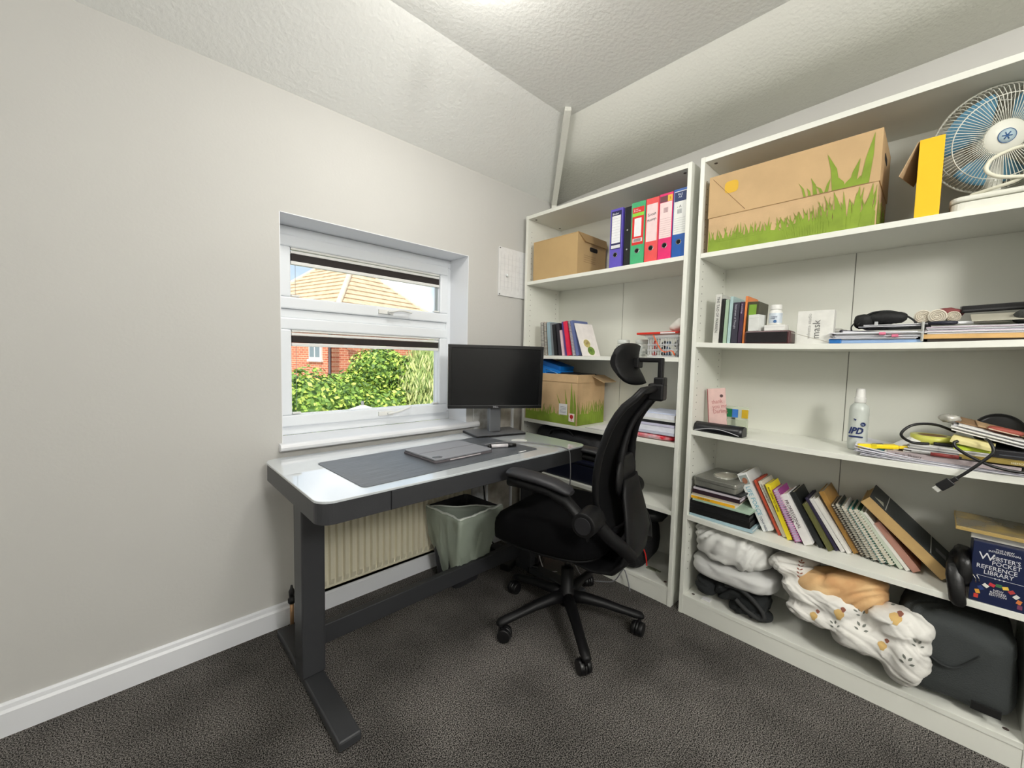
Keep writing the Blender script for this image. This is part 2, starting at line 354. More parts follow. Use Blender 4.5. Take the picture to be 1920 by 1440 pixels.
# ================================================================== OUTSIDE
GZ = -2.9
outside_ground = struct(box('ground', M('pale_bounce_paving', (196, 190, 172), .95, var=.12, vscale=3), None, -40, 60, .6, 90, GZ-.1, GZ))  # ground lightened on purpose, to throw sunlight up onto reveal and ceiling
def house():
    az = lambda d: Vector((math.sin(R(d)), math.cos(R(d)), 0))
    N = Vector((2.63, 11.37, 0)); ez = 1.96; th = 33; dl = az(19.3-th); dr = az(19.3+90-th); W = 6.5; L = 2.7; pz = 4.95
    h = thing('house', 'red-brick house with tan tiled hipped roof seen through the window', 'house', (N.x, N.y, GZ))
    o = Vector((0, 0, ez-GZ))
    BR = bpy.data.materials.new('red_brick'); BR.use_nodes = True; n = BR.node_tree; b = n.nodes['Principled BSDF']; b.inputs['Roughness'].default_value = .9
    uv = n.nodes.new('ShaderNodeUVMap'); bt = n.nodes.new('ShaderNodeTexBrick'); bt.inputs['Scale'].default_value = 1; bt.inputs['Brick Width'].default_value = .225; bt.inputs['Row Height'].default_value = .075; bt.inputs['Mortar Size'].default_value = .007
    bt.inputs['Color1'].default_value = lin((206, 128, 96)); bt.inputs['Color2'].default_value = lin((184, 100, 76)); bt.inputs['Mortar'].default_value = lin((226, 190, 160))
    n.links.new(uv.outputs['UV'], bt.inputs['Vector']); n.links.new(bt.outputs['Color'], b.inputs['Base Color'])
    ins = .28
    Nw = (dl+dr)*ins
    def wallm(p, d, ln):
        m = MB(); q = d*ln; nrm = Vector((d.y, -d.x, 0)); nrm = nrm if nrm.dot(Vector((-.3, -1, 0))) > 0 else -nrm
        t = -nrm*.25
        vs = [p, p+q, p+q+t, p+t]; m.add(vs+[v+Vector((0, 0, ez-GZ+.05)) for v in vs], [(0, 1, 2, 3), (4, 7, 6, 5), (0, 4, 5, 1), (1, 5, 6, 2), (2, 6, 7, 3), (3, 7, 4, 0)])
        ob = m.build('wall', BR, h); me = ob.data; l = me.uv_layers.new(name='UVMap')
        for pp in me.polygons:
            for li in pp.loop_indices:
                co = me.vertices[me.loops[li].vertex_index].co; l.data[li].uv = ((co-p).dot(d), co.z)
        return ob
    LL = L+W
    wallm(Nw, dl, LL-2*ins); wallm(Nw, dr, W-2*ins)
    # back walls so that the block is solid
    wallm(Nw+dl*(LL-2*ins), dr, W-2*ins); wallm(Nw+dr*(W-2*ins), dl, LL-2*ins)
    TILE = M('tan_roof_tiles', (206, 182, 152), .9, var=.14, vscale=4); RIDGE = M('pale_hip_tiles', (222, 204, 178), .9, var=.1, vscale=6)
    hh = Vector((0, 0, pz-GZ)); P1 = (dl+dr)*(W/2)+hh; P2 = P1+dl*L
    A = o.copy(); B = dl*LL+o; Cc = dr*W+o; D = dl*LL+dr*W+o
    n_c = 15
    def face(a, b, ta, tb):
        nrm = (b-a).cross(ta-a).normalized()
        if nrm.z < 0: nrm = -nrm
        for i in range(n_c):
            f0, f1 = i/n_c, (i+1.25)/n_c
            p0 = a.lerp(ta, f0); p1 = b.lerp(tb, f0); q0 = a.lerp(ta, min(1, f1)); q1 = b.lerp(tb, min(1, f1))
            up = nrm*.055; dn = nrm*.0
            MB().add([p0+dn, p1+dn, q1+dn, q0+dn, p0+up, p1+up, q1+dn+nrm*.005, q0+dn+nrm*.005], [(0, 3, 2, 1), (4, 5, 6, 7), (0, 1, 5, 4), (1, 2, 6, 5), (2, 3, 7, 6), (3, 0, 4, 7)]).build('tile_course', TILE, h)
    face(A, B, P1, P2); face(Cc, A, P1, P1); face(D, Cc, P2, P1); face(B, D, P2, P2)
    for p, q in ((A, P1), (B, P2), (P1, P2), (Cc, P1), (D, P2)):
        mm = MB(); mm.tube([p+Vector((0, 0, .04)), q+Vector((0, 0, .04))], .10, 8); mm.build('hip_tiles', RIDGE, h)
    g = MB(); g.tube([B+Vector((0, 0, -.05)), A+Vector((0, 0, -.05)), Cc+Vector((0, 0, -.05))], .06, 8); g.build('gutter', WHITE, h)
    # window in the left wall, drainpipe on the corner, dish
    wx = 1.75; nl = Vector((dl.y, -dl.x, 0)); nl = nl if nl.y < 0 else -nl
    def onwall(s0, s1, z0, z1, t0, t1):
        m = MB(); p = Nw+dl*s0; q = Nw+dl*s1
        vs = [p+nl*t0, q+nl*t0, q+nl*t1, p+nl*t1]; m.add([v+Vector((0, 0, z0-GZ)) for v in vs]+[v+Vector((0, 0, z1-GZ)) for v in vs], [(0, 1, 2, 3), (4, 7, 6, 5), (0, 4, 5, 1), (1, 5, 6, 2), (2, 6, 7, 3), (3, 7, 4, 0)]); return m
    f = onwall(.55, 1.25, .95, 1.75, .0, .06).build('window', WHITE, h)
    for s in (.62, .94): onwall(s, s+.25, 1.03, 1.68, .06, .07).build('pane', M('far_glass', (120, 135, 140), .1), f)
    onwall(.5, 1.3, .88, .95, 0, .1).build('window_ledge', WHITE, h)
    g = MB(); p = Nw+nl*.06+dl*.06; g.cyl(p, p+Vector((0, 0, ez-GZ)), .04, n=8); g.build('drainpipe', M('dark_pipe', (70, 60, 62), .5), h)
    nr = Vector((dr.y, -dr.x, 0)); nr = nr if nr.y < 0 else -nr
    p = Nw+dr*.42+Vector((0, 0, 1.42-GZ)); c = p+nr*.28+Vector((0, 0, .1)); T = (nr+Vector((-.4, 0, .3))).normalized().to_track_quat('Z', 'Y').to_matrix().to_4x4(); T.translation = c
    d = MB(); d.lathe([(.02, 0), (.12, .015), (.19, .05), (.195, .06), (.12, .026), (.02, .015)], 18, T); d.tube([p, c], .02, 6); d.build('satellite_dish', M('dish_grey', (205, 208, 212), .5), h)
house()
# a simple planted backdrop: every shrub and tree is its own thing
def leaf_cloud(name, mats, root, blobs, n, ls, droop=0, seed=1):
    rnd = random.Random(seed); m = MB()
    tot = sum(b[3]**2 for b in blobs)
    for (x, y, z, r) in blobs:
        k = int(n*r*r/tot)
        for _ in range(k):
            d = Vector((rnd.gauss(0, 1), rnd.gauss(0, 1), rnd.gauss(0, 1))).normalized(); rr = r*(.74+.34*rnd.random())*(1+.18*noise.noise(d*3+Vector((x, y, z))))
            c = Vector((x, y, z))+Vector((d.x*rr, d.y*rr, d.z*rr*.9))
            a = (d*1.0+Vector((rnd.gauss(0, .6), rnd.gauss(0, .6), rnd.gauss(0, .6)+.3))).normalized()
            u = a.orthogonal().normalized(); u.rotate(Matrix.Rotation(rnd.random()*6.28, 3, a)); v = a.cross(u); s = ls*(.6+.8*rnd.random())
            if droop: v = (Vector((0, 0, -1))+v*.35).normalized(); u = v.cross(a).normalized()*.45; v = v*1.7
            m.cur = rnd.choice(range(len(mats)))
            m.add([c-v*s, c+u*s*.55, c+v*s, c-u*s*.55], [(0, 1, 2, 3)])
    m.cur = 0
    for (x, y, z, r) in blobs: m.blob((x, y, z), (r*.76, r*.76, r*.70), nu=16, nv=10, wr=.1*r, ws=2)
    return m.build('foliage', mats, root, kind='stuff')
LG = [M('leaf_mid', (112, 146, 62), .6), M('leaf_green', (146, 178, 72), .55), M('leaf_yellowgreen', (190, 208, 96), .5), M('leaf_dark', (82, 112, 54), .6)]
LP = [M('leaf_pale_mid', (134, 156, 88), .6), M('leaf_pale', (192, 202, 128), .55), M('leaf_palest', (210, 214, 150), .55)]  # pale leaf tones mixed at random; the first also fills the cores
BARK = M('bark', (96, 78, 60), .9, var=.2, bump=.6, bscale=20)
def tree(name, label, cat, x, y, blobs, mats, n, ls, droop=0, seed=1, group=None):
    t = thing(name, label, cat, (x, y, GZ), 0, group)
    top = max(b[2] for b in blobs)
    MB().tube([(0, 0, 0), (.05, .03, 1.2), (0, 0, top)], [.13, .10, .03], 8).build('trunk', BARK, t)
    leaf_cloud('foliage', mats, t, blobs, n, ls, droop, seed)
H = -GZ
tree('garden_shrub', 'dense yellow-green shrub at the left of the lower window pane', 'shrub', .75, 5.8, [(-.5, 0, H+.22, .72), (.15, .1, H+.16, .66), (-1.3, .2, H+.3, .8), (-.1, -.2, H-.7, .9), (-1.3, -.1, H-.8, .9), (.75, 0, H-.05, .62), (-.3, 0, .9, .9), (.8, .1, .9, .8)], LG, 26000, .046, seed=3)
tree('garden_tree', 'bright green leafy tree in the middle of the lower window pane', 'tree', 2.0, 6.6, [(0, 0, H+.78, .6), (-.4, .1, H+.35, .55), (.45, 0, H+.62, .6), (.3, 0, H+.1, .7), (0, -.2, H-.7, .9), (.2, 0, H-1.7, .8)], LG, 22000, .046, seed=5)
tree('weeping_tree', 'pale yellow-green weeping tree at the right of the lower window pane', 'tree', 3.25, 6.3, [(0, 0, H+.9, .66), (-.5, 0, H+.55, .6), (-.45, 0, H+.0, .7), (.45, .1, H+.7, .8), (.1, -.2, H-.5, 1.0), (-.4, -.2, H-.9, .8), (.9, -.1, H-.7, .9), (.2, 0, H-1.7, .8)], LP, 24000, .055, 1, seed=8)
tree('distant_tree', 'small bright tree beyond the left end of the tiled roof', 'tree', 4.3, 27.0, [(0, 0, H+4.4, 1.4), (-1.6, 0, H+4.0, 1.6), (.8, .1, H+3.4, 1.2), (-.6, 0, H+1.4, 1.8)], LG, 4000, .15, seed=11)
tree('boundary_tree', 'green tree far to the right beyond the weeping tree', 'tree', 6.6, 8.2, [(0, 0, H-.2, 1.3), (.9, 0, H-1.0, 1.3), (-.7, 0, H-1.2, 1.2)], LG, 3500, .08, seed=13)
pr_ = thing('garden_parasol', 'pale grey garden parasol top poking up below the shrubs', 'parasol', (.94, 5.0, GZ))
MB().lathe([(.005, H+.28), (.26, H+.19), (.50, H+.04), (.51, H-.01), (.48, H+.02), (.24, H+.15), (.005, H+.24)], 8).build('canopy', M('parasol_cloth', (220, 215, 222), .8), pr_)
MB().cyl((0, 0, 0), (0, 0, H+.34), .025, n=10).build('pole', M('pole_grey', (120, 120, 120), .5), pr_)
# ================================================================== RADIATOR
rad = thing('radiator', 'cream ribbed panel radiator on the wall under the window', 'radiator', (-1.48, -.03, .118))
CREAM = M('cream_enamel', (222, 216, 192), .45, var=.02)
W_, H_ = .855, .50
prof = []; nrib = 26; pitch = (W_-.04)/nrib; x = .02
pts = [(0, -.044)]
for i in range(nrib):
    s = .02+i*pitch; pts += [(s, -.040), (s+pitch*.18, -.054), (s+pitch*.70, -.054), (s+pitch*.88, -.040)]
pts += [(W_, -.044)]
m = MB(); n = len(pts)
zz = [0, .022, .05, H_-.05, H_-.022, H_]; fl = [0, 0, 1, 1, 0, 0]
for z, f in zip(zz, fl):
    for (px, py) in pts: m.v.append(Vector((px, -.044+(py+.044)*f, z)))
for r in range(5):
    for i in range(n-1): m.f.append([r*n+i, r*n+i+1, (r+1)*n+i+1, (r+1)*n+i]); m.m.append(0); m.sm.append(False)
m.box(0, W_, -.044, -.030, 0, .012); m.box(0, W_, -.044, -.030, H_-.012, H_)
m.build('front_panel', CREAM, rad, 0)
box('side_panel', CREAM, rad, -.004, 0, -.044, 0, .004, H_-.004, .001); box('side_panel', CREAM, rad, W_, W_+.004, -.044, 0, .004, H_-.004, .001)
box('rear_panel', CREAM, rad, 0, W_, -.022, -.004, .006, H_-.006)
v = thing('radiator_valve', 'black-capped radiator valve on a copper pipe by the skirting at the left desk leg', 'valve', (-1.538, -.05, 0))
MB().cyl((0, 0, 0), (0, 0, .115), .0075, n=12).cyl((.02, .005, 0), (.02, .005, .09), .006, n=10).build('pipe', M('copper_pipe', (190, 150, 112), .35, metal=.5), v)
MB().lathe([(.011, .108), (.015, .115), (.015, .128), (.009, .132), (.011, .145), (.012, .160), (.006, .172), (.004, .185)], 14).build('valve_body', BLACKP, v)
MB().cyl((0, 0, .140), (.055, 0, .140), .008, n=10).build('valve_tail', CHROME, v)

# ================================================================== DESK
DZ = .731; dk = thing('standing_desk', 'charcoal steel desk with white glass top under the window', 'desk', (-1.0075, -.375, 0))
hw, hd = .6275, .309
GT = M('white_painted_glass', (204, 210, 214), .04, coat=1, spec=.8)
MB().prism(rrect(-hw, hw, -hd, hd, .05, 8), DZ-.008, DZ).build('glass_top', GT, dk, .0015)
ap = MB(); o_ = rrect(-hw+.002, hw-.002, -hd+.002, hd-.002, .048, 8); i_ = rrect(-hw+.022, hw-.022, -hd+.022, hd-.022, .03, 8)
n = len(o_); za, zb = DZ-.070, DZ-.0085
vs = [(x, y, z) for z in (za, zb) for x, y in o_]+[(x, y, z) for z in (za, zb) for x, y in i_]
fs = []
for i in range(n):
    j = (i+1) % n; fs += [(i, j, n+j, n+i), (2*n+j, 2*n+i, 3*n+i, 3*n+j), (i, 2*n+i, 2*n+j, j), (n+j, 3*n+j, 3*n+i, n+i)]
ap.add(vs, fs); ap.box(-hw+.02, hw-.02, -hd+.02, hd-.02, za+.006, za+.01)
ap.build('apron', DARKM, dk)
for x0, x1 in ((-.408, .36),):
    dr = box('drawer', DARKM, dk, x0, x1, -hd-.0015, -hd+.0015, za+.002, zb-.002, .0008)
    MB().box(x0-.0016, x0-.0004, -hd-.0012, -hd+.003, za, zb).build('drawer_gap', BLACKP, dr)
for sx in (-1, 1):
    cx = sx*.5585
    box('foot', DARKM, dk, cx-.034, cx+.034, -.356, .30, 0.004, .034, .006)
    g = MB()
    for y in (-.33, .28): g.cyl((cx, y, 0), (cx, y, .006), .016, n=12)
    g.build('levelling_pad', BLACKP, dk)
    box('leg', DARKM, dk, cx-.038, cx+.038, -.045, .045, .034, .655, .006)
    box('inner_leg', DARKM, dk, cx-.032, cx+.032, -.038, .038, .64, DZ-.064, .004)
    box('bracket', DARKM, dk, cx-.028, cx+.028, -.26, .26, DZ-.066, DZ-.058)
box('crossbar', DARKM, dk, -.522, .522, .038, .068, .070, .145, .004)
box('control_panel', BLACKP, dk, .26, .34, -.30, -.27, za-.012, za+.006, .004)
MB().prism([(.040*math.cos(t)+.43, .040*math.sin(t)-.03) for t in [2*PI*i/40 for i in range(40)]], DZ, DZ+.0006).build('charging_pad', M('bright_white_print', (236, 238, 236), .1), dk)

# mat, tablet, pen
PADM = bpy.data.materials.new('grey_desk_mat'); PADM.use_nodes = True; n_ = PADM.node_tree; b = n_.nodes['Principled BSDF']; b.inputs['Roughness'].default_value = .38
t_ = n_.nodes.new('ShaderNodeTexCoord'); mp = n_.nodes.new('ShaderNodeMapping'); mp.inputs['Scale'].default_value = (4, 160, 1); z_ = n_.nodes.new('ShaderNodeTexNoise'); z_.inputs['Scale'].default_value = 2; z_.inputs['Detail'].default_value = 5
r_ = n_.nodes.new('ShaderNodeValToRGB'); r_.color_ramp.elements[0].position = .35; r_.color_ramp.elements[0].color = lin((62, 66, 72)); r_.color_ramp.elements[1].position = .7; r_.color_ramp.elements[1].color = lin((104, 108, 114))  # streaky reflections put into the mat colour
n_.links.new(t_.outputs['Object'], mp.inputs['Vector']); n_.links.new(mp.outputs['Vector'], z_.inputs['Vector']); n_.links.new(z_.outputs['Fac'], r_.inputs['Fac']); n_.links.new(r_.outputs['Color'], b.inputs['Base Color'])
kb = n_.nodes.new('ShaderNodeBump'); kb.inputs['Strength'].default_value = .25; kb.inputs['Distance'].default_value = .002; n_.links.new(z_.outputs['Fac'], kb.inputs['Height']); n_.links.new(kb.outputs['Normal'], b.inputs['Normal'])
mt = MB().prism(rrect(-.42, .42, -.195, .195, .02, 5), 0, .002).build('desk_mat', PADM); mt.location = (-1.07, -.42, DZ); mt.rotation_euler = (0, 0, R(2)); tag(mt, 'dark grey desk mat with painted streaky reflections lying on the glass desktop', 'mat')
mlab = box('care_label', PAPER, mt, .30, .345, -.187, -.179, .002, .0026)
tb = thing('tablet_in_case', 'grey folio case with a tablet inside, closed, on the desk mat', 'tablet', (-1.012, -.412, DZ+.002), R(2))
GREYC = M('grey_case', (138, 140, 146), .6, bump=.1, bscale=400); GREYD = M('grey_case_edge', (92, 88, 92), .6)
MB().prism(rrect(-.152, .152, -.117, .117, .012), .0, .009).build('keyboard_half', GREYD, tb, .002)
MB().prism(rrect(-.15, .15, -.115, .115, .012), .0095, .018).build('cover', GREYC, tb, .003)
MB().box(-.149, .149, .0, .0012, .0178, .0185).build('fold_line', GREYD, tb)
MB().prism(rrect(-.142, -.105, -.104, -.078, .006), .018, .0186).build('camera_cutout', M('camera_glass', (40, 38, 42), .15), tb)
MB().box(-.08, .08, -.1185, -.1165, .004, .008).build('pen_slot', M('grey_light', (190, 184, 186), .5), tb)
pn = thing('marker_pen', 'white marker pen with black caps lying on the desk mat', 'pen', (-.768, -.475, DZ+.011), R(-24))
MB().cyl((-.045, 0, 0), (.035, 0, 0), .0085, n=14).build('barrel', M('pen_barrel', (214, 210, 214), .25), pn)
MB().cyl((.035, 0, 0), (.075, 0, 0), .009, .0075, n=14).cyl((-.045, 0, 0), (-.062, 0, 0), .008, .004, n=14).build('cap', BLACKP, pn)
cb_ = thing('charging_cable', 'thin grey cable trailing over the right front edge of the desk', 'cable', (-.62, -.5, DZ))
def P(pts): return [Vector(p)-Vector(cb_.location) for p in pts]
MB().tube(smoothpath(P([(-.80, -.40, .737), (-.72, -.40, .737), (-.62, -.45, .737), (-.565, -.55, .737), (-.545, -.655, .737), (-.54, -.694, .727), (-.535, -.699, .69), (-.53, -.70, .60), (-.52, -.68, .45)])), .0028, 8).build('lead', M('grey_cable', (120, 120, 124), .5), cb_)

# ================================================================== MONITOR
mo = thing('monitor', 'black flat-screen computer monitor on a grey stand at the right of the desk', 'monitor', (-.555, -.185, DZ), R(-14))
STEEL = M('grey_stand', (120, 122, 126), .35, metal=.5)
MB().prism(rrect(-.148, .148, -.095, .095, .006), 0.0, .010).build('base_edge', BLACKP, mo, .001)
MB().prism(rrect(-.146, .146, -.093, .093, .006), .010, .014).build('base', STEEL, mo, .001)
MB().box(-.03, .03, .0, .028, .014, .34).box(-.034, .034, -.012, .0, .014, .155).build('column', STEEL, mo, .003)
MB().prism(rrect(-.022, .022, -.03, -.018, .005), .014, .0146).build('column_hole', BLACKP, mo)
TM = Matrix.Translation((-.012, -.030, .314)) @ Matrix.Rotation(R(-17), 4, 'Z') @ Matrix.Rotation(R(3), 4, 'X')
hW, hH = .255, .168
f = MB(); w_ = .017
for a in ((-hW, hW, hH-w_, hH), (-hW, hW, -hH, -hH+w_), (-hW, -hW+w_, -hH+w_, hH-w_), (hW-w_, hW, -hH+w_, hH-w_)): f.box(a[0], a[1], -.028, .018, a[2], a[3], TM)
f.build('bezel', M('monitor_black', (14, 14, 15), .3), mo, .002)
box('screen', M('screen_off', (16, 17, 18), .22), mo, -hW+w_, hW-w_, -.023, .01, -hH+w_, hH-w_, 0, TM)
MB().box(-hW+.02, hW-.02, .012, .030, -hH+.02, hH-.02, TM).box(-.12, .12, .03, .05, -.09, .09, TM).build('rear_housing', BLACKP, mo, .004)
tx = text('maker_lettering', 'DELL', TM @ Vector((0, -.0285, -hH+.004)), TM.to_3x3() @ Vector((1, 0, 0)), TM.to_3x3() @ Vector((0, 0, 1)), .012, M('silver_print', (200, 200, 205), .4), mo, 'CENTER', 1.1)

# ================================================================== BIN
bn = thing('waste_bin', 'square dark waste bin in front of the radiator under the desk', 'bin', (-.787, -.226, 0), R(4))
def sq(h, z, r=.03): return [Vector((x, y, z)) for x, y in rrect(-h, h, -h, h, r, 4)]
BIND = M('dark_bin', (44, 44, 48), .5)
bm_ = MB(); bm_.rings([[p+Vector((0, .035, 0)) for p in sq(.080, 0)], [p+Vector((0, .034, 0)) for p in sq(.082, .01)], sq(.136, .375), sq(.140, .39), sq(.134, .39), sq(.128, .37), [p+Vector((0, .034, 0)) for p in sq(.076, .012)]], smooth=False)
bm_.build('body', BIND, bn, .002)
LIN = M('green_tint_liner', (204, 216, 200), .35, alpha=.46, bump=1, bscale=26)
ln = thing('bin_liner', 'crumpled pale green translucent bag lining the dark waste bin', 'bin liner', (-.787, -.226, 0), R(4))
def hem(h, z, wob, k): 
    out = []; wob = wob*min(1, .25+z*3)
    for i in range(33):
        t = i/32
        p = Vector((-h, h*.9-2*t*1.9*h/1.0, 0)) if t < .5 else Vector((-h+(t-.5)*2*1.95*h, -h, 0))
        if t < .5: p = Vector((-h, .8*h-(t*2)*1.8*h, 0))
        q = Vector((p.x, p.y, z)); d = Vector((p.x, p.y, 0)).normalized()
        out.append(q+d*2.2*wob*noise.noise(Vector((t*11, z*9, k*.5)))+Vector((0, 0, 1.6*wob*noise.noise(Vector((t*14, k, 3))))))
    return out
m = MB(); rs = [hem(.142, .395, .004, 1), hem(.146, .402, .006, 1), hem(.150, .395, .006, 2), hem(.149, .375, .006, 2), hem(.146, .33, .008, 3), hem(.129, .22, .012, 4), hem(.108, .14, .010, 5), hem(.098, .10, .008, 6), hem(.093, .07, .005, 6)]
for r in rs[4:]:
    for i, p in enumerate(r):
        t = i/32; p.y += .035*(1-p.z/.38); e = max(0, abs(t-.5)-.33)/.17
        p.z += e*.10*(1-p.z/.3) if p.z < .3 else 0
o = len(m.v)
for r in rs: m.v += r
for a in range(len(rs)-1):
    for i in range(32): m.f.append([a*33+i, a*33+i+1, (a+1)*33+i+1, (a+1)*33+i]); m.m.append(0); m.sm.append(True)
sk = m.build('outer_skirt', LIN, ln); so = sk.modifiers.new('t', 'SOLIDIFY'); so.thickness = .0015
m = MB(); top = hem(.138, .395, .003, 7); mid = hem(.118, .24, .012, 8); bot = hem(.07, .06, .008, 9)
m.v += top+mid+bot
for a in range(2):
    for i in range(32): m.f.append([a*33+i, a*33+i+1, (a+1)*33+i+1, (a+1)*33+i]); m.m.append(0); m.sm.append(True)
o = len(m.v); A_, B_ = top[0], top[-1]
n2 = 16
for z, s in ((.0, 0), (-.03, .012), (-.22, .03), (-.33, .0)):
    for i in range(n2+1):
        p = A_.lerp(B_, i/n2)+Vector((s*.7, -s*.7, z)); p += Vector((.006, .006, 0))*noise.noise(p*22); 
        if z < -.1: p = p.lerp(Vector((0, 0, p.z)), .35)
        m.v.append(p)
for a in range(3):
    for i in range(n2): m.f.append([o+a*(n2+1)+i, o+a*(n2+1)+i+1, o+(a+1)*(n2+1)+i+1, o+(a+1)*(n2+1)+i]); m.m.append(0); m.sm.append(True)
sk = m.build('inner_pouch', LIN, ln); so = sk.modifiers.new('t', 'SOLIDIFY'); so.thickness = .001
MB().tube([p+Vector((0, 0, .003)) for p in hem(.144, .398, .004, 1)], [.0055+.003*noise.noise(Vector((i*.7, 0, 0))) for i in range(33)], 7).tube([A_.lerp(B_, i/12)+Vector((0, 0, .004*math.sin(i))) for i in range(13)], .004, 6).build('rolled_edge', M('liner_edge', (228, 234, 226), .35, bump=.6, bscale=60), ln)

# floor clutter under the desk
def cable(name, label, pts, r, mat):
    root = thing(name, label, 'cable', pts[0]); q = Vector(pts[0])
    MB().tube(smoothpath([Vector(p)-q for p in pts]), r, 7).build('lead', mat, root); return root
cable('power_cable', 'pair of black power leads hanging behind the right desk leg', [(-.49, -.02, .66), (-.492, -.022, .5), (-.488, -.02, .4), (-.47, -.03, .25), (-.46, -.05, .1), (-.43, -.09, .012), (-.33, -.16, .006)], .004, BLACKP)
cable('white_cable', 'thin white cable looping down to the carpet behind the chair base', [(-.40, -.43, .30), (-.44, -.44, .22), (-.445, -.44, .12), (-.42, -.45, .03), (-.40, -.46, .005), (-.36, -.5, .004)], .003, M('white_cable', (200, 200, 200), .5))
cable('grey_cable', 'thin grey cable curling over the carpet by the bookcase plinth', [(-.30, -.40, .20), (-.28, -.50, .12), (-.30, -.62, .006), (-.26, -.72, .006), (-.24, -.78, .03), (-.232, -.82, .10), (-.225, -.84, .06), (-.23, -.86, .006)], .003, M('grey_cable', (120, 120, 124), .5))
ps = thing('extension_socket', 'black extension socket with an orange lit switch on the carpet behind the chair', 'socket', (-.36, -.36, 0), R(30))
box('body', BLACKP, ps, -.13, .13, -.03, .03, 0, .045, .005)
box('switch', M('orange_neon_switch', (255, 110, 40), .3, emit=1.2), ps, .09, .115, -.036, -.018, .018, .04, .003)
for i in range(3): box('plug', BLACKP, ps, -.11+i*.065, -.065+i*.065, -.022, .022, .045, .09, .006)
ad = thing('power_adapter', 'black power brick lying on the carpet between bin and chair', 'adapter', (-.50, -.28, 0), R(20))
box('body', BLACKP, ad, -.07, .07, -.03, .03, 0, .035, .006)
MB().tube(smoothpath([(.07, 0, .015), (.10, .01, .01), (.14, -.02, .006), (.17, .03, .005)]), .0035, 6).build('lead', BLACKP, ad)
# ================================================================== CHAIR   (local: +y forward)
ch = thing('office_chair', 'black mesh office chair with headrest, turned towards the desk', 'chair', (-.646, -.79, 0), R(13))
BP = M('chair_black_plastic', (13, 13, 15), .5, spec=.3); BS = M('chair_seat_fabric', (5, 5, 7), .9, spec=.15, bump=.4, bscale=500)
BM = M('chair_mesh', (9, 9, 11), .75, spec=.2, bump=.8, bscale=700); RUB = M('caster_black', (12, 12, 14), .4)
for a in (147, 219, 292, 4, 77.6):
    d = Vector((math.cos(R(a)), math.sin(R(a)), 0)); s = Vector((-d.y, d.x, 0)); rs = []
    for t, wd, hg, z in ((.02, .026, .030, .118), (.08, .025, .026, .117), (.16, .022, .021, .106), (.24, .020, .018, .088), (.29, .021, .018, .078), (.318, .018, .014, .074), (.326, .010, .008, .072)):
        rs.append([d*t+s*(wd*math.cos(q))+Vector((0, 0, z+hg*math.sin(q)*(.8 if math.sin(q) < 0 else 1))) for q in [2*PI*i/12 for i in range(12)]])
    MB().rings(rs).build('base_leg', BP, ch)
    c = d*.308; ca = MB()
    u = Vector((math.cos(R(a*1.7+40)), math.sin(R(a*1.7+40)), 0)); v = Vector((-u.y, u.x, 0))
    cas = MB(); cas.cyl(c+Vector((0, 0, .04)), c+Vector((0, 0, .075)), .008, n=10); hc = c+u*.016
    T = Matrix((u, v, Vector((0, 0, 1)))).transposed().to_4x4(); T.translation = hc+Vector((0, 0, .029))
    cas.blob(Vector((0, 0, 0)), (.030, .012, .030), None, 14, 8); 
    for i in range(len(cas.v)-14*7, len(cas.v)): cas.v[i] = T @ cas.v[i]
    co = cas.build('caster', RUB, ch)
    for sd in (-1, 1):
        MB().cyl(T @ Vector((0, sd*.006, 0)), T @ Vector((0, sd*.024, 0)), .0288, .027, n=20).build('wheel', RUB, co, .003)
MB().lathe([(.01, .085), (.034, .088), (.038, .105), (.036, .14), (.030, .150), (.0275, .152), (.0265, .245), (.014, .247)], 24).build('hub_sleeve', BP, ch)
MB().cyl((0, 0, .24), (0, 0, .335), .014, n=18).build('gas_lift', CHROME, ch)
MB().box(-.07, .07, -.10, .08, .335, .372).build('tilt_mechanism', BP, ch, .01)
MB().cyl((.06, .02, .352), (.22, .04, .352), .005, n=8).blob((.235, .042, .352), (.03, .014, .008), nu=10, nv=8).build('height_lever', BP, ch)
# seat cushion
def seat_ring(s, z, fy=0):
    out = []
    for i in range(40):
        t = 2*PI*i/40; c, sn = math.cos(t), math.sin(t)
        x = math.copysign(abs(c)**.55, c)*.25*s; y = math.copysign(abs(sn)**.55, sn)*(.275 if sn > 0 else .23)*s
        x *= (1-.10*(y < 0)*abs(y)/.23)
        drop = .035*max(0, (y-.12)/.13)**2
        out.append(Vector((x, y+.015, z-drop+fy*.012*(abs(x)/.25)**2)))
    return out
MB().rings([seat_ring(.82, .392), seat_ring(.93, .398), seat_ring(.99, .415), seat_ring(1.0, .445), seat_ring(1.0, .475), seat_ring(.985, .496), seat_ring(.93, .511, .5), seat_ring(.75, .516, 1), seat_ring(.4, .510, 1), seat_ring(.08, .508, 1)]).build('seat', BS, ch)
# seat pan and the L-shaped carrier sweeping up to the back
MB().rings([seat_ring(.55, .366), seat_ring(.80, .372), seat_ring(.90, .385), seat_ring(.90, .396), seat_ring(.5, .398)]).build('seat_pan', BP, ch)
rs = []
for (y, z, wd, th) in ((.10, .370, .12, .014), (-.05, .362, .15, .018), (-.17, .352, .165, .022), (-.245, .365, .165, .026), (-.285, .41, .155, .028), (-.295, .48, .14, .026), (-.28, .56, .12, .024), (-.262, .64, .10, .022), (-.255, .70, .075, .018)):
    rs.append((y, z, wd, th))
rr = []
for i, (y, z, wd, th) in enumerate(rs):
    a = rs[max(i-1, 0)]; b = rs[min(i+1, len(rs)-1)]; d = Vector((0, b[0]-a[0], b[1]-a[1])).normalized(); nn = Vector((0, -d.z, d.y))
    rr.append([Vector((math.cos(t)*wd, y, z))+nn*th*math.sin(t) for t in [2*PI*k/20 for k in range(20)]])
MB().rings(rr).build('back_carrier', BP, ch)
